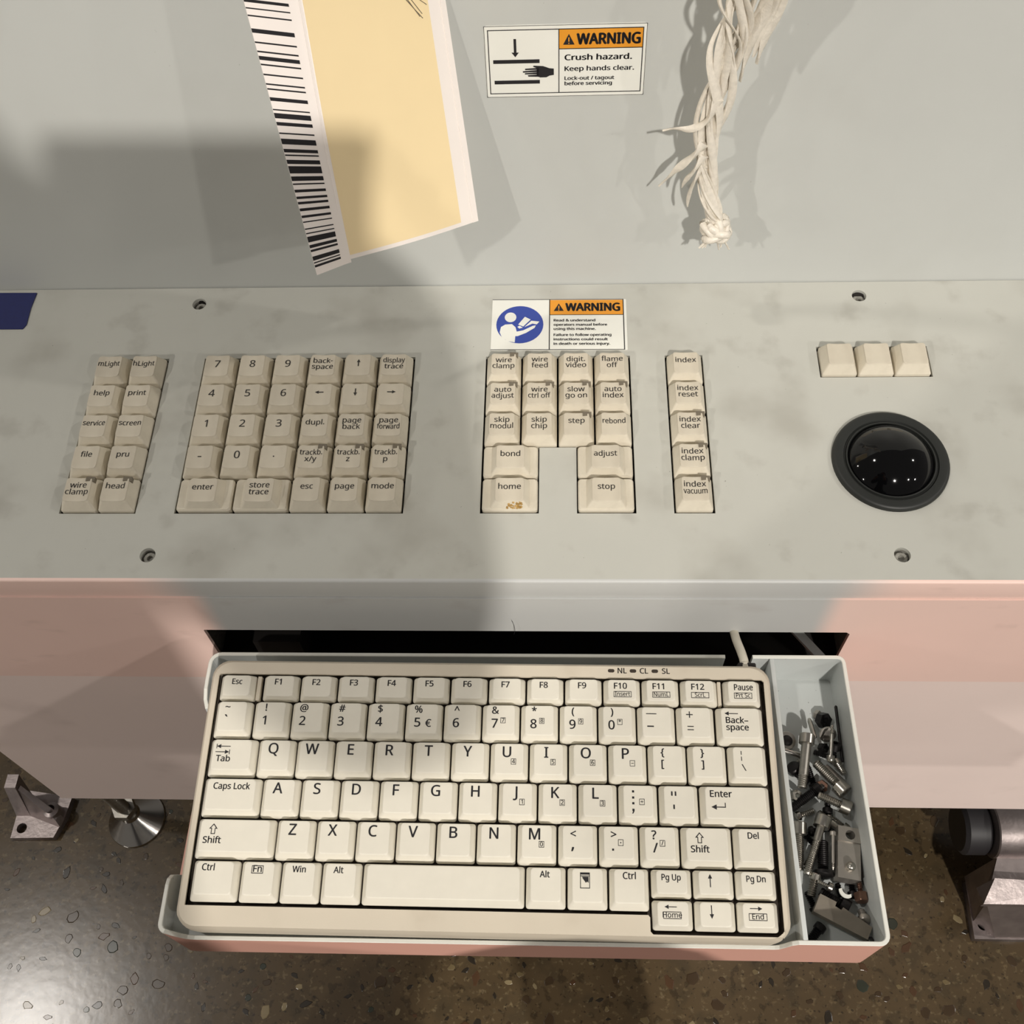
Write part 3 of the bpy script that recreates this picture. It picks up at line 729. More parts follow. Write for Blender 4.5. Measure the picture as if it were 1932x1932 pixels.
for i, (dr, nm) in enumerate(((d_comma, 'less-than and comma'), (d_dot, 'greater-than and full stop'), (d_sl, 'question mark and slash'))): kbkey(168.4+K*i, 168.4+K*i+17.9, v0, v1, dr, nm)
kbkey(224.6, 247.5, v0, v1, d_shift, 'Shift, on the right')
kbkey(248.4, 266.2, v0, v1, d_word('Del', x=4.0, y=4.2), 'Del')
v0, v1 = row(93.6)
kbkey(.4, 22.0, v0, v1, d_word('Ctrl', x=2.6, y=3.9, size=3.5), 'Ctrl, on the left')
def d_boxed(p, L, T, W, H): p.frame(L+3.2, T-4.9, L+8.6, T-1.4, .3); p.text('Fn', L+5.9, T-4.2, 3.5)
kbkey(22.9, 40.8, v0, v1, d_boxed, 'Fn'); kbkey(41.7, 59.6, v0, v1, d_word('Win', x=3.2, y=4.0), 'Win'); kbkey(60.5, 78.5, v0, v1, d_word('Alt', x=3.4, y=4.0), 'Alt, left of the space bar')
kbkey(79.4, 153.2, v0, v1, lambda *a: None, '')
kbkey(153.9, 171.8, v0, v1, d_word('Alt', x=4.0, y=4.0), 'Alt, right of the space bar')
def d_menu(p, L, T, W, H):
    x, y = L+5.6, T-1.6; p.frame(x-2.2, y-6.8, x+2.2, y, .3); p.rect(x-2.2, y-.9, x+2.2, y); p.rect(x-2.2, y-1.6, x+2.2, y-1.3)
    p.poly([(x-1.5, y-1.8), (x+1.6, y-1.8), (x+1.6, y-4.4)]); p.poly([(x-1.3, y-2.2), (x+.4, y-4.4), (x+1.4, y-3.4)])
kbkey(172.7, 190.6, v0, v1, d_menu, 'a menu symbol'); kbkey(191.5, 209.2, v0, v1, d_word('Ctrl', x=3.8, y=4.0, size=3.5), 'Ctrl, on the right')
a0, a1, b0, b1 = 75.7, 88.0, 88.9, 101.4
def d_arrow(ang, boxed=None):
    def f_(p, L, T, W, H):
        if boxed:
            p.arrow(L+5.8, T-2.2, 5.4, ang, .3, 1.8); p.frame(L+2.4, T-7.2, L+10.4, T-4.2, .25); p.text(boxed, L+6.4, T-6.6, 2.7, bold=.0)
        else: p.arrow(L+5.0, T-4.0, 5.6, ang, .4, 1.9)
    return f_
for u, nm, dr, va, vb in ((210.4, 'Pg Up', d_word('Pg Up', x=2.2, y=4.2, size=3.2, sx=.86), a0, a1), (229.3, 'an up arrow', d_arrow(math.pi/2), a0, a1), (248.2, 'Pg Dn', d_word('Pg Dn', x=2.2, y=4.2, size=3.2, sx=.86), a0, a1),
                          (210.4, 'Home', d_arrow(math.pi, 'Home'), b0, b1), (229.2, 'a down arrow', d_arrow(-math.pi/2), b0, b1), (248.0, 'End', d_arrow(0, 'End'), b0, b1)):
    kbkey(u, u+17.9, va, vb, dr, nm)
# indicator lamps and their letters
for u, t in ((194.1, 'NL'), (204.8, 'CL'), (215.5, 'SL')):
    me = curve_mesh('indicator_lamp', [rrect(-1.6, -.85, 1.6, .85, .8)], .5); o = link('indicator_lamp', me, 'well', kb); o.location = (u*S, 17.2*S, (NZ+.12)*S)
    p = Print(1.1, .012); p.text(t, u+5.4, 16.0, 3.3, bold=.01); p.build('lamp_letters', 'ink', kb, Z1(NZ+.08))
# feet and cable
for x in (25, 240):
    b = bmesh.new(); box_bm(b, (x*S, 12*S, -23.5*S), (18*S, 9*S, 14.2*S)); link('rear_foot', from_bm('rear_foot', b), 'case', kb)
cpts = smooth_path([(260.6, 18, -4), (260.6, 24, -4.5), (260.0, 30, -7), (258.8, 42, -15), (258.5, 60, -24), (262, 95, -40)], 8)
link('cable', tube('cable', cpts, 2.2, 12), 'cable', kb)
b = bmesh.new(); box_bm(b, (261.5*S, 21.8*S, -5.5*S), (9*S, 3.5*S, 6*S), bev=.8*S); link('strain_relief', from_bm('strain_relief', b), 'black', kb)
# ================================================================== LOOSE HARDWARE in the compartment (z of the floor: -87)
HF = -87.0
def orient(o, a, b_):
    a, b_ = P(*a), P(*b_); d = b_-a
    o.matrix_world = Matrix.Translation(a) @ Vector((0, 0, 1)).rotation_difference(d.normalized()).to_matrix().to_4x4()
    return d.length/S
def screw(name, head, tip, label, m, hd=6.5, hl=4.0, sd=3.8, thread=1.0, style='socket'):
    """head centre-top to tip; local z runs from the head top to the tip"""
    hd *= 1.2; sd *= 1.22; hl *= 1.12
    e = empty(name, (0, 0, 0), label, 'screw', 'loose hardware in the drawer compartment'); L = orient(e, head, tip)
    r = hd/2
    if style == 'socket': pr = [(r*.5, 1.8), (r*.5, .05), (r*.55, 0), (r-.35, 0), (r, .35), (r, hl), (sd/2, hl)]
    elif style == 'hex': pr = [(r-.5, 0), (r, .4), (r, hl), (sd/2, hl)]
    else: pr = [(.3, .0), (r*.5, .2), (r*.85, .8), (r, 1.6), (r, hl), (sd/2, hl)]
    link('head', lathe('head', pr, 6 if style == 'hex' else 20, 30), m, e)
    z0 = hl-.1; zt = L; pr = [(sd/2, z0)]; zth = zt-(zt-z0)*thread; pr.append((sd/2, zth)); z = zth; pitch = .95
    while z+pitch < zt-.4: pr += [(sd/2-.42, z+pitch/2), (sd/2, z+pitch)]; z += pitch
    pr.append((sd/2-.5, zt))
    link('shank', lathe('shank', pr, 14, 25), m, e)
    return e
def rod(name, a, b_, r, label, m, cat='pin', tipr=None):
    me = None; L = (P(*b_)-P(*a)).length/S; t = tipr if tipr is not None else r*.8
    o = link(name, lathe(name, [(t*.6, 0), (r, .6), (r, L-1.6), (t, L)], 14, 30), m); orient(o, a, b_); tag(o, label, cat, 'loose hardware in the drawer compartment'); return o
def washer(name, c, ro, ri, t, tilt, label, m, cat='washer'):
    me = lathe(name, [(ri, 0), (ro-.2, 0), (ro, .2), (ro, t-.2), (ro-.2, t), (ri, t), (ri, 0)], 24, 30)
    o = link(name, me, m); o.location = P(*c); o.rotation_euler = [math.radians(a) for a in tilt]; tag(o, label, cat, 'loose hardware in the drawer compartment'); return o
def nut(name, c, ro, t, tilt, label, m):
    v = []; f = []
    n = 6
    for r, z in ((ro*.5, 0), (ro, 0), (ro, t), (ro*.5, t)):
        for i in range(n): v.append((r*math.cos(2*math.pi*i/n), r*math.sin(2*math.pi*i/n), z))
    for k in range(4):
        for i in range(n): j = (i+1) % n; q = (k+1) % 4; f.append((k*n+i, k*n+j, q*n+j, q*n+i))
    o = link(name, mesh(name, v, f), m); o.location = P(*c); o.rotation_euler = [math.radians(a) for a in tilt]; tag(o, label, 'nut', 'loose hardware in the drawer compartment'); return o
washer('flat_washer', (139.2, -47, -83), 4.6, 2.6, 1.2, (8, 6, 0), 'large steel washer beside the divider, around a dark screw head', 'steel')
screw('machine_screw', (139.2, -47, -80.5), (139.6, -48, -86.8), 'dark screw standing inside the large washer by the divider', 'darksteel', 4.8, 2.2, 2.6, style='dome')
rod('dowel_pin', (152.6, -47.5, -78), (151.6, -36.0, -80.5), 1.25, 'pointed bright steel pin lying near the back of the hardware pile', 'steel', tipr=.7)
nut('square_nut', (158.8, -34.5, -85.5), 4.0, 4.2, (35, 18, 20), 'dark angular nut at the very back of the hardware pile', 'darksteel')
nut('small_nut', (156.8, -31.2, -86.5), 2.6, 2.0, (60, 10, 50), 'small grey nut tilted against the dark angular nut', 'alu')
washer('spring_washer', (160.2, -43.5, -82), 4.4, 2.8, 1.3, (52, -8, 8), 'steel ring washer standing tilted behind the thin ball-headed screw', 'alu')
screw('ball_head_screw', (158.0, -61.0, -76.0), (160.8, -42.5, -72.5), 'thin bright screw with ball head in front of the tilted ring washer', 'steel', 3.4, 3.2, 1.5, thread=.3, style='dome')
screw('socket_screw', (162.4, -50.0, -77.6), (161.0, -57.5, -85.5), 'small black socket screw facing up beside the right drawer wall', 'darksteel', 4.8, 3.2, 2.8)
nut('black_nut', (155.8, -51.6, -81.0), 2.7, 2.8, (20, 30, 10), 'black nut beside the head of the longest smooth-shanked bolt', 'darksteel')
rod('thin_rod', (165.0, -30.5, -76), (165.8, -58.5, -82), .8, 'thin dark rod leaning along the back part of the right wall', 'darksteel', cat='rod')
rod('polished_pin', (134.6, -50.8, -84.0), (146.6, -55.2, -83.2), 1.4, 'polished steel pin half hidden under the longest bolt', 'chrome')
screw('long_bolt', (148.3, -46.6, -75.0), (142.6, -73.5, -77.0), 'longest bright bolt with smooth shank lying across the pile', 'steel', 6.4, 4.4, 4.0, thread=.28)
screw('cap_bolt', (163.2, -76.0, -76.0), (151.4, -59.8, -79.2), 'stout threaded steel bolt, head towards the right wall', 'steel', 6.8, 4.6, 4.0)
rod('spacer_tube', (164.4, -69.4, -83.4), (156.8, -60.6, -84.2), 2.5, 'grey steel spacer behind the stout threaded bolt', 'alu', cat='spacer', tipr=2.3)
screw('small_screw', (161.8, -58.0, -80.6), (164.6, -66.0, -78.2), 'short bright threaded screw beside the thin rod', 'steel', 3.6, 2.4, 2.6)
screw('black_bolt', (152.6, -71.6, -82.0), (137.4, -82.0, -83.0), 'black threaded bolt lying diagonally in mid pile', 'darksteel', 5.4, 3.4, 3.8)
nut('brown_nut', (154.8, -69.4, -86.2), 3.2, 2.8, (20, -25, 15), 'brown nut under the black diagonal bolt', 'brass')
nut('bright_nut', (139.8, -75.6, -83.5), 3.1, 2.6, (25, 15, 40), 'bright steel nut at the end of the longest bolt', 'steel')
screw('hex_bolt', (165.0, -83.4, -78.0), (150.0, -76.8, -77.2), 'bright threaded bolt with its head near the right wall, mid pile', 'steel', 6.2, 4.6, 3.4, style='socket')
screw('dome_screw', (139.6, -61.4, -79.0), (144.0, -64.5, -86.6), 'dark dome-headed screw touching the divider', 'darksteel', 6.0, 3.0, 3.0, style='dome')
rod('collar_pin', (149.6, -84.0, -82.6), (160.6, -92.0, -83.6), 2.0, 'steel collared pin above the aluminium clamp block', 'steel', tipr=1.2)
screw('left_bolt', (139.8, -89.6, -80.0), (137.4, -112.0, -82.5), 'threaded steel bolt lying along the divider', 'steel', 6.0, 5.2, 4.0)
screw('slim_bolt', (151.8, -87.2, -78.0), (140.2, -114.6, -79.4), 'slim steel bolt with wide head lying diagonally left of the clamp block', 'steel', 6.6, 5.0, 3.2, thread=.7)
screw('flange_screw', (148.4, -115.8, -82.0), (150.6, -98.0, -82.8), 'black flange-headed screw left of the clamp block', 'darksteel', 8.2, 2.8, 4.4, style='dome')
screw('thin_screw', (154.7, -94.6, -77.0), (152.6, -112.5, -78.6), 'very thin screw lying along the left edge of the clamp block', 'alu', 2.6, 1.8, 1.2, thread=.2)
# clamp block: step, hole and dowel
cbk = empty('clamp_block', P(160.6, -105, -79.6), 'aluminium clamp block with a hole and a dowel', 'block', 'loose hardware in the drawer compartment')
cbk.rotation_euler = (math.radians(-3), math.radians(4), math.radians(-8.5))
me = curve_mesh('block_body', [rc(-5.4, -12.5, 5.4, 5.0)], 7.4); o = link('block_body', me, 'alu', cbk); o.location = (0, 0, 3.2*S)
me = curve_mesh('drilled_lug', [rc(-5.4, 5.0, 5.4, 12.2), circ(.4, 8.4, 2.3, 20)], 6.6); o = link('drilled_lug', me, 'alu', cbk); o.location = (0, 0, 4.2*S)
o = link('dowel', lathe('dowel', [(2.2, 3.0), (2.2, 5.6), (1.9, 6.6), (1.1, 7.2), (.3, 7.4)], 18, 60), 'steel', cbk); o.location = (0, -7.2*S, 0)
screw('short_bolt', (144.8, -113.6, -80.6), (141.8, -123.6, -83.6), 'short bright bolt below the slim bolt, near the divider', 'steel', 4.6, 2.6, 3.6)
screw('tiny_screw', (151.4, -120.6, -80.0), (144.6, -117.6, -79.0), 'tiny bright screw above the dark threaded bolt', 'steel', 3.6, 2.0, 1.8)
screw('grey_bolt', (158.4, -129.4, -82.2), (146.2, -121.4, -83.0), 'dark threaded bolt between clamp block and flat bar', 'darksteel', 6.2, 3.6, 4.0)
# broken washer: a crescent
v = []; f = []; n = 12
for z in (0, .8):
    for i in range(n+1):
        a = math.radians(170+130*i/n); v.append((3.6*math.cos(a), 3.6*math.sin(a), z))
    for i in range(n+1):
        a = math.radians(170+130*i/n); v.append((2.6*math.cos(a)+.5, 2.6*math.sin(a)+.6, z))
q = n+1
for i in range(n):
    f += [(i, i+1, q+i+1, q+i), (2*q+i, 2*q+i+1, 3*q+i+1, 3*q+i), (i, i+1, 2*q+i+1, 2*q+i), (q+i, q+i+1, 3*q+i+1, 3*q+i)]
f += [(0, q, 3*q, 2*q), (n, q+n, 3*q+n, 2*q+n)]
o = link('broken_washer', mesh('broken_washer', v, f), 'white'); o.location = P(157.6, -121.8, -79.0); tag(o, 'white crescent of a broken washer below the clamp block', 'washer', 'loose hardware in the drawer compartment')
screw('brown_screw', (164.4, -126.6, -79.8), (164.9, -110, -82.5), 'brown-headed screw standing along the right wall below the clamp block', 'brass', 5.6, 3.6, 2.2, style='hex')
# flat bar with a notch
fb = link('flat_bar', curve_mesh('flat_bar', [[(-13.2, -4.6), (13.0, -4.0), (13.2, 2.4), (-1.5, 4.2), (-1.8, 2.6), (-5.0, 2.8), (-5.0, 5.0), (-13.0, 4.8)]], 3.6), 'plategrey')
fb.matrix_world = Matrix.Translation(P(153.9, -134.2, -76.6)) @ Euler((math.radians(-6), math.radians(3), math.radians(-28))).to_matrix().to_4x4()
tag(fb, 'matt grey notched flat bar at the front of the compartment', 'bar', 'loose hardware in the drawer compartment')
screw('black_stud', (145.2, -136.4, -83.6), (138.4, -144.0, -84.0), 'black stud poking out under the flat bar at the front corner', 'darksteel', 4.6, 2.8, 3.6)
screw('grey_screw', (164.4, -136.0, -80.0), (164.2, -129.6, -83.5), 'grey round-headed screw right of the flat bar', 'alu', 5.0, 2.6, 3.0, style='dome')
nut('dark_spacer', (165.2, -143.6, -82), 1.8, 3, (0, 0, 0), 'small dark nut in the front right corner of the compartment', 'darksteel')
random.seed(17)
BUR = ['under the head of the longest bolt', 'under the stout threaded bolt', 'behind the short bright threaded screw', 'beside the divider below the black diagonal bolt', 'below the bright mid-pile bolt',
       'under the slim diagonal bolt', 'between the bolt along the divider and the slim bolt', 'above the slim diagonal bolt head', 'just below the clamp block', 'behind the flat bar',
       'between clamp block and brown-headed screw', 'under the shank of the longest bolt', 'above the clamp block by the right wall', 'behind the left end of the flat bar']
for k, (x, y, a) in enumerate([(144, -58, 40), (150, -66, 100), (158, -54, 160), (144, -84, 20), (156, -80, 80), (146, -98, 130), (144, -106, 60), (150, -92, 10), (156, -122, 100), (148, -128, 160), (162, -118, 90), (147, -64, 70), (160, -88, 140), (142, -126, 110)]):
    L = random.uniform(8, 12); dx, dy = math.cos(math.radians(a))*L/2, math.sin(math.radians(a))*L/2; z = -85+random.uniform(0, .4)
    screw('buried_screw', (max(135.5, min(164, x-dx)), y-dy, z), (max(135.5, min(164, x+dx)), y+dy, z-.3), 'small '+('dark' if k % 3 else 'grey')+' screw half buried '+BUR[k], 'darksteel' if k % 3 else 'steel', 4.2, 2.4, 2.6, style='dome' if k % 2 else 'socket')
# ================================================================== PAPER TAG hanging in front of the back panel
tg = empty('paper_tag', (0, 0, 0), 'white paper tag with yellow field and barcode edge hanging in front of back panel', 'tag')
TL, BL, BR, TR = Vector((-103.8, 155.6, 199.0)), Vector((-91.3, 116.6, 86.6)), Vector((-18.0, 166.2, 72.1)), Vector((-28.0, 200.7, 169.8))
# main sheet from the crease to the right edge, barcode flap on the left folded a little back
CT, CB = Vector((-80.0, 149.4, 199.5)), Vector((-77.7, 126.2, 84.9))
EXT = -.55      # the tag goes on above the frame
def at2(a, b_, t): return a+(b_-a)*t
def tag_pt(s, t, lift=0):
    """s: 0 left edge .. 1 crease .. 2 right edge; t: 0 top of frame .. 1 bottom"""
    l = at2(TL, BL, t); c = at2(CT, CB, t); r = at2(TR, BR, t)
    bow = 2.5*math.sin(math.pi*min(1, max(0, t)))
    c = c+Vector((0, -bow, 0)); 
    p = l+(c-l)*s if s <= 1 else c+(r-c)*(s-1)
    nrm = (r-l).cross(BL-TL).normalized()
    if nrm.y > 0: nrm = -nrm
    if 1 < s: p = p+nrm*(math.sin(math.pi*(s-1))*2.0)
    return p+nrm*lift
def sheet(name, s0, s1, t0, t1, m, parent, lift, ns=8, ntt=14, thick=.35, r=0):
    v = []; f = []
    for side in (0, 1):
        for j in range(ntt+1):
            for i in range(ns+1):
                s = s0+(s1-s0)*i/ns; t = t0+(t1-t0)*j/ntt
                q = tag_pt(s, t, lift-side*thick); v.append((q.x, q.y, q.z-FZ))
    A = (ns+1)*(ntt+1)
    for j in range(ntt):
        for i in range(ns):
            a = j*(ns+1)+i; f.append((a, a+1, a+ns+2, a+ns+1)); f.append((A+a, A+a+1, A+a+ns+2, A+a+ns+1))
    for i in range(ns):
        f.append((i, i+1, A+i+1, A+i)); a = ntt*(ns+1)+i; f.append((a, a+1, A+a+1, A+a))
    for j in range(ntt):
        a = j*(ns+1); b_ = (j+1)*(ns+1); f.append((a, b_, A+b_, A+a)); f.append((a+ns, b_+ns, A+b_+ns, A+a+ns))
    return link(name, mesh(name, v, f, 30), m, parent)
sheet('card', 1.0, 2.0, EXT, .985, 'tagwhite', tg, 0)
sheet('barcode_strip', 0, 1.02, EXT, 1.0, 'tagwhite', tg, .25)
sheet('yellow_field', 1.02, 1.86, EXT, .965, 'yellow', tg, .12, thick=.05)
sheet('edge_fold', 1.955, 2.0, EXT, .985, 'tagwhite', tg, .3, ns=2, thick=.25)
bars = [(-8, 8), (36, 43), (75, 83), (148, 171), (218, 227), (268, 277), (297, 319), (340, 349), (396, 405), (450, 459), (478, 487), (530, 551), (598, 606), (622, 653), (675, 696), (738, 747), (775, 809), (838, 859), (872, 881), (905, 931), (945, 991), (1010, 1039), (1055, 1064), (1095, 1113), (1140, 1156), (1175, 1191), (1218, 1236), (1265, 1281), (1305, 1313), (1352, 1360), (1382, 1390), (1408, 1446), (1465, 1486), (1498, 1513), (1545, 1573), (1585, 1593), (1605, 1621)]
random.seed(11); y = -30
while y > -900: w_ = random.choice([8, 8, 20, 30]); bars.append((y-w_, y)); y -= w_+random.choice([12, 20, 34])
bc = empty('tmp', (0, 0, 0)); bpy.data.objects.remove(bc)
bcm = None
for a, b_ in bars:
    o = sheet('barcode_bar', 0, .80, a/1675, b_/1675, 'ink', tg, .33, ns=2, ntt=1, thick=.05)
for s0, t0, s1, t1 in ((1.68, -.02, 1.80, .062), (1.66, -.05, 1.78, .055), (1.72, -.02, 1.80, .045), (1.74, -.03, 1.845, .012)):
    A_, B_ = tag_pt(s0, t0, .25), tag_pt(s1, t1, .25)
    pts = [tag_pt(s0+(s1-s0)*k/4, t0+(t1-t0)*k/4, .25) for k in range(5)]
    link('pen_stroke', tube('pen_stroke', [(p.x, p.y, p.z-FZ) for p in pts], .16, 5), 'pencil', tg)
# ================================================================== ROPE
rp = empty('rope_end', (0, 0, 0), 'frayed whitish rope end with a knot hanging before the back panel', 'rope')
path = smooth_path([(101, 162, 262), (100.5, 164, 232), (98.7, 165.9, 201.3), (96.0, 166.3, 187.9), (96.0, 167.5, 173.2), (94.0, 168.6, 157.7), (92.3, 169.0, 136.3), (91.4, 168.3, 114.0), (94.2, 166.8, 93.6), (98.5, 165.0, 78.7), (100.2, 164.2, 73)], 8)
N = len(path)
random.seed(21)
for k in range(15):
    pts = []; rad = []; lay = k % 3
    for i, p in enumerate(path):
        t = i/(N-1); ph = 2*math.pi*k/15+t*(10.5+1.5*lay)
        spread = (9.6-5.9*t)*(.55+.22*lay)*(.85+.25*math.sin(t*8+k*1.3))
        if t > .93: spread *= .8
        pts.append((p.x+math.cos(ph)*spread+(3.0*(1-t) if k % 2 else -1.5*(1-t)), p.y+math.sin(ph)*spread*.45, p.z-FZ)); rad.append((1.15-.25*t)*(.75+.4*math.sin(t*17+k*2.1)))
    link('strand', tube('strand', pts, rad, 8, flat=(2.2-.5*(k % 2), .06, k*.9)), 'rope', rp)
# knot: two tight loops round the end
c0 = Vector((101, 163.6, 68.5-FZ))
for k, (tilt, rr, th) in enumerate(((.5, 6.0, 1.7), (-.45, 5.6, 1.9), (1.25, 4.8, 1.8), (.1, 5.6, 1.6), (.9, 5.2, 1.5), (-.9, 5.0, 1.7), (.3, 3.4, 2.4))):
    pts = []
    for i in range(21):
        a = 2*math.pi*i/20*1.02; q = Vector((math.cos(a)*rr*1.25, math.sin(a)*rr*.8, math.sin(a*2+k)*1.2)); q.rotate(Euler((tilt*.6, tilt, k*.8))); pts.append(tuple(c0+q))
    link('knot_loop', tube('knot_loop', pts, th, 8, flat=(1.2, .1)), 'rope', rp)
def fray(name, pts, r0, sub=1):
    pp = smooth_path([(x, y, z-FZ) for x, y, z in pts], 6); n = len(pp)
    link(name, tube(name, pp, [r0*(1-.85*i/(n-1))+.08 for i in range(n)], 6, flat=(2.0, .22)), 'rope', rp)
fray('frayed_fibre', [(93, 166, 142), (90, 165.5, 132), (83, 167, 126), (76, 170, 124), (70.5, 172, 121.5)], 1.3)
fray('frayed_fibre', [(90, 167, 118), (86, 166.5, 112), (80, 168, 104), (76, 171, 96), (71.5, 173, 88.5)], 1.5)
fray('frayed_fibre', [(90.5, 166, 112), (86.5, 165, 104), (83.5, 167, 97), (82.5, 170, 90)], 1.1)
fray('frayed_fibre', [(91, 166, 106), (87.5, 166, 97), (86, 168, 86), (86.5, 170, 78)], 1.0)
fray('frayed_fibre', [(106, 163, 230), (108, 165, 200), (106, 168, 180), (103, 170, 160), (102, 170, 148)], 2.6)
fray('frayed_fibre', [(112, 162, 235), (114, 165, 205), (112, 168, 185), (109, 170, 165), (108, 171, 156)], 2.8)
fray('frayed_fibre', [(109, 162, 235), (111, 165, 205), (109, 168, 182), (106, 170, 160)], 2.8)
random.seed(4)
for i in range(8):
    a = random.uniform(-1, 1); fray('end_fibre', [(c0.x+a*4, c0.y, c0.z+FZ-2), (c0.x+a*6, c0.y-1, c0.z+FZ-6), (c0.x+a*8+random.uniform(-2, 2), c0.y-2, c0.z+FZ-9-random.random()*3)], .8)
# ================================================================== TAPE on the left end of the panel
o = link('tape_strip', curve_mesh('tape_strip', [[(-30, 0), (20.5, 0), (22, 3), (21.6, 15), (22.4, 26), (-30, 26.5)]], .4), 'tapeblue')
o.matrix_world = panel_mat(-297.5, 154.6, .5); tag(o, 'dark blue tape strip stuck on the left end of the control panel', 'tape')
# ================================================================== LEVELLING FOOT, BRACKETS, ROLLER under the machine
lf = empty('levelling_foot', P(-360, 26, FZ), 'polished conical steel levelling foot under the salmon front', 'levelling foot')
link('cone', lathe('cone', [(25, 0), (25.5, 1), (25, 2.5), (23, 4.5), (9, 20), (8, 24)], 48, 25), 'chrome', lf)
link('threaded_stem', lathe('threaded_stem', [(6, 22)]+[(6-.5*(i % 2), 24+i*1.2) for i in range(96)]+[(6, 143)], 16, 30), 'steel', lf)
o = link('lock_nut', lathe('lock_nut', [(10.5, 30), (10.5, 38)], 6, 20), 'steel', lf)
# left bracket: base plate with bolt hole and a triangular gusset
lb = empty('floor_bracket', P(-446, 20, FZ), 'cast anchor bracket with bolt hole at the lower left, beside the levelling foot', 'bracket')
me = curve_mesh('base_plate', [[(-23, -14), (16, -13), (22, 6), (24, 24), (-23, 30)], circ(-15, -5, 4.6, 18)], 8); o = link('base_plate', me, 'cast', lb); o.location = (0, 0, 8*S)
v = [(-23, 6, 8), (-10, 6, 8), (-10, 22, 8), (-23, 22, 8), (-18, 18, 52), (-8, 18, 52), (-8, 30, 52), (-18, 30, 52)]
link('upright', mesh('upright', v, [(0, 1, 2, 3), (4, 5, 6, 7), (0, 1, 5, 4), (1, 2, 6, 5), (2, 3, 7, 6), (3, 0, 4, 7)]), 'cast', lb)
v = [(-10, 6, 8), (20, -4, 8), (22, 4, 8), (-8, 18, 8), (-8, 18, 46), (-7, 22, 46), (18, 0, 16), (20, 6, 16)]
link('gusset', mesh('gusset', v, [(0, 1, 2, 3), (0, 1, 6, 4), (1, 2, 7, 6), (2, 3, 5, 7), (3, 0, 4, 5), (4, 6, 7, 5)]), 'cast', lb)
o = link('bolt_lug', lathe('bolt_lug', [(7, 8), (7, 22), (4, 24), (3.5, 14)], 18, 30), 'cast', lb); o.location = (14*S, 8*S, 0)
# right bracket: casting with front flange, hole and shaft
rb = empty('cast_bracket', P(392, -40, FZ), 'large cast metal bracket with bolt hole at the lower right edge', 'bracket')
me = curve_mesh('base_flange', [[(-26, -26), (60, -26), (60, 20), (-24, 20)], circ(-17, -15, 4.2, 18)], 9); o = link('base_flange', me, 'cast', rb); o.location = (0, 0, 9*S)
v = [(-9, -25, 9), (60, -25, 9), (60, 24, 9), (-24, 24, 9), (-30, -8, 60), (60, -8, 60), (60, 26, 66), (-16, 26, 66), (-24, -12, 9)]
f = [(0, 1, 5, 4), (4, 5, 6, 7), (2, 3, 7, 6), (0, 4, 8), (8, 4, 7, 3), (1, 2, 6, 5), (0, 8, 3, 2, 1)]
link('bracket_body', mesh('bracket_body', v, f), 'cast', rb)
v = [(-34, -10, 56), (60, -10, 56), (60, 4, 56), (-34, 4, 56), (-34, -10, 64), (60, -10, 64), (60, 4, 72), (-24, 8, 72)]
link('top_ledge', mesh('top_ledge', v, [(0, 1, 2, 3), (4, 5, 6, 7), (0, 1, 5, 4), (1, 2, 6, 5), (2, 3, 7, 6), (3, 0, 4, 7)]), 'cast', rb)
o = link('shaft', lathe('shaft', [(22, 0), (23, 1), (23, 110), (22, 111)], 32, 30), 'cast', rb); o.location = (-18*S, 48*S, 66*S); o.rotation_euler = (0, math.radians(90), 0)
rl = link('rubber_roller', lathe('rubber_roller', [(6, 0), (19, 0), (22, 3), (22, 19), (19, 22), (8, 22)], 32, 35), 'rubber'); rl.location = P(347, 6, -447); rl.rotation_euler = (0, math.radians(90), 0)
rl.location = P(352, 12, FZ+58)
tag(rl, 'black rubber roller beside the large cast bracket', 'roller')
# stray hair on the fascia
pts = smooth_path([(-1.6, -.6, -40), (-.6, -1.2, -44), (-.3, -1.6, -50), (-1.0, -1.2, -54.5)], 5)
o = link('stray_hair', tube('stray_hair', [(x, y, z-FZ) for x, y, z in [tuple(p) for p in pts]], .12, 5), 'ink'); tag(o, 'thin dark hair stuck above the drawer opening', 'hair')

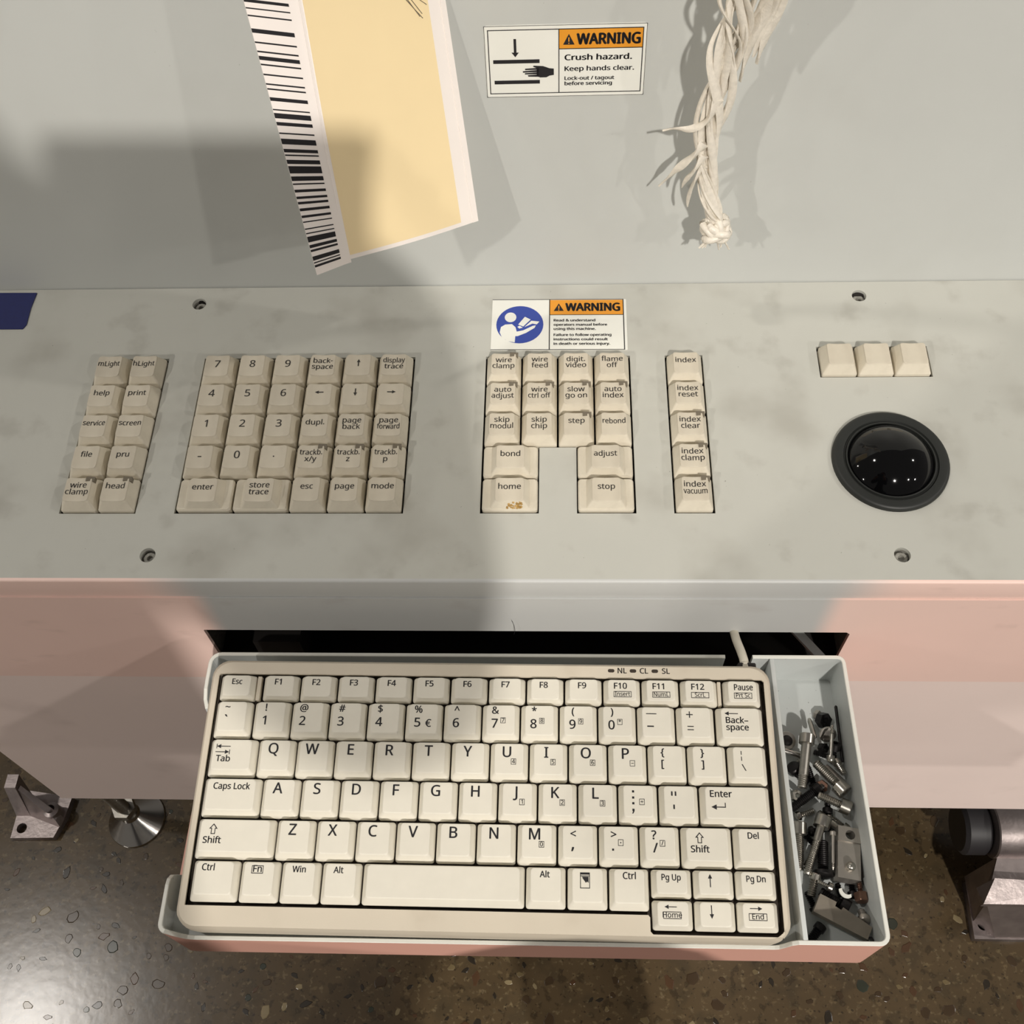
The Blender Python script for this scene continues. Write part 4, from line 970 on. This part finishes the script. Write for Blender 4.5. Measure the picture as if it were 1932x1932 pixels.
# ================================================================== PERSON seated on a stool behind the camera, taking the picture (only the shadow is seen)
def person():
    V = []; Rr = []; E = []
    def add(p, r, par=None):
        V.append(P(*p)); Rr.append(r*S); i = len(V)-1
        if par is not None: E.append((par, i))
        return i
    bx = -113
    pel = add((bx, -660, 95), 105)
    wa = add((bx, -620, 270), 106, pel); ch = add((bx, -570, 430), 104, wa); up = add((bx, -530, 560), 84, ch)
    nk = add((bx, -505, 655), 46, up); h0 = add((bx, -490, 710), 62, nk); h1 = add((bx, -485, 775), 80, h0); add((bx, -490, 835), 66, h1)
    hands = []
    for sd, el, wr, pm in ((1, (60, -470, 345), (52, -318, 392), (46, -276, 410)), (-1, (-330, -455, 330), (-165, -310, 380), (-135, -272, 400))):
        sh = add((bx+sd*150, -525, 585), 62, up); ua = add(((bx+sd*165+el[0])/2-sd*26, -505, 448), 72, sh); e = add(el, 46, ua)
        w_ = add(wr, 31, e); p = add(pm, 27, w_); hands.append((sd, p, pm))
    for sd in (1, -1):
        hp = add((bx+sd*105, -630, 85), 88, pel); kn = add((bx+sd*210, -340, 78), 66, hp); an = add((bx+sd*215, -350, -420), 42, kn); add((bx+sd*222, -250, -468), 34, an)
    for sd, p, pm in hands:
        for k, (dy, L) in enumerate(((26, 34), (12, 40), (-2, 36), (-15, 30))):
            a = add((pm[0]-sd*16, pm[1]-6+k*2, pm[2]+dy), 9, p); b_ = add((pm[0]-sd*(16+L*.55), pm[1]-12, pm[2]+dy+4), 8.5, a); add((pm[0]-sd*(16+L), pm[1]-4, pm[2]+dy+6), 7.5, b_)
        t = add((pm[0]-sd*2, pm[1]+14, pm[2]-22), 11, p); add((pm[0]-sd*16, pm[1]+24, pm[2]-26), 9, t)
    me = bpy.data.meshes.new('person'); me.from_pydata(V, E, [])
    o = bpy.data.objects.new('person', me); C.objects.link(o)
    o.modifiers.new('skin', 'SKIN'); o.modifiers.new('sub', 'SUBSURF').levels = 2
    if not me.skin_vertices: return o
    for i, r in enumerate(Rr): me.skin_vertices[0].data[i].radius = (r, r)
    me.skin_vertices[0].data[0].use_root = True
    bpy.context.view_layer.update(); dg = bpy.context.evaluated_depsgraph_get()
    m2 = bpy.data.meshes.new_from_object(o.evaluated_get(dg))
    bpy.data.objects.remove(o)
    m2.materials.clear(); m2.materials.append(MAT['cloth']); m2.materials.append(MAT['skin']); m2.shade_smooth()
    for p in m2.polygons:
        c = p.center
        if c.z > (668-FZ)*S or (c.y > -.335 and c.z > .75 and c.z < 1.0): p.material_index = 1
    return link('person', m2)
pr_ = person(); tag(pr_, 'person in dark clothes seated behind the camera, casting the soft shadow', 'person')
b = bmesh.new(); bmesh.ops.create_uvsphere(b, u_segments=24, v_segments=14, radius=1); bmesh.ops.delete(b, geom=[v_ for v_ in b.verts if v_.co.z < -.1 and v_.co.y > -.2], context='VERTS')
o = link('hair', from_bm('hair', b, 60), 'well', pr_); o.location = P(-113, -497, 790); o.scale = (.092, .1, .098)
st = empty('stool', P(-113, -670, FZ), 'round stool under the seated person', 'stool')
o = link('seat', lathe('seat', [(150, 450), (165, 455), (168, 480), (160, 492), (120, 495)], 40, 30), 'rubber', st)
for k in range(4):
    a = math.pi/4+k*math.pi/2; link('leg', tube('leg', [(120*math.cos(a), 120*math.sin(a), 452), (170*math.cos(a), 170*math.sin(a), 0)], 12, 10), 'steel', st)
# the phone: landscape, lens corner at the camera
ph = empty('phone', (0, 0, 0), 'black phone held in landscape by the seated person', 'phone')
ph.matrix_world = cam.matrix_world @ Matrix.Translation((-62*S, -20*S, 7*S))
b = bmesh.new(); box_bm(b, (0, 0, 0), (148*S, 72*S, 8*S), bev=3*S); link('phone_body', from_bm('phone_body', b, 40), 'phone', ph)
b = bmesh.new(); box_bm(b, (0, 0, 4.1*S), (140*S, 66*S, .4*S)); link('screen', from_bm('screen', b), 'ball', ph)
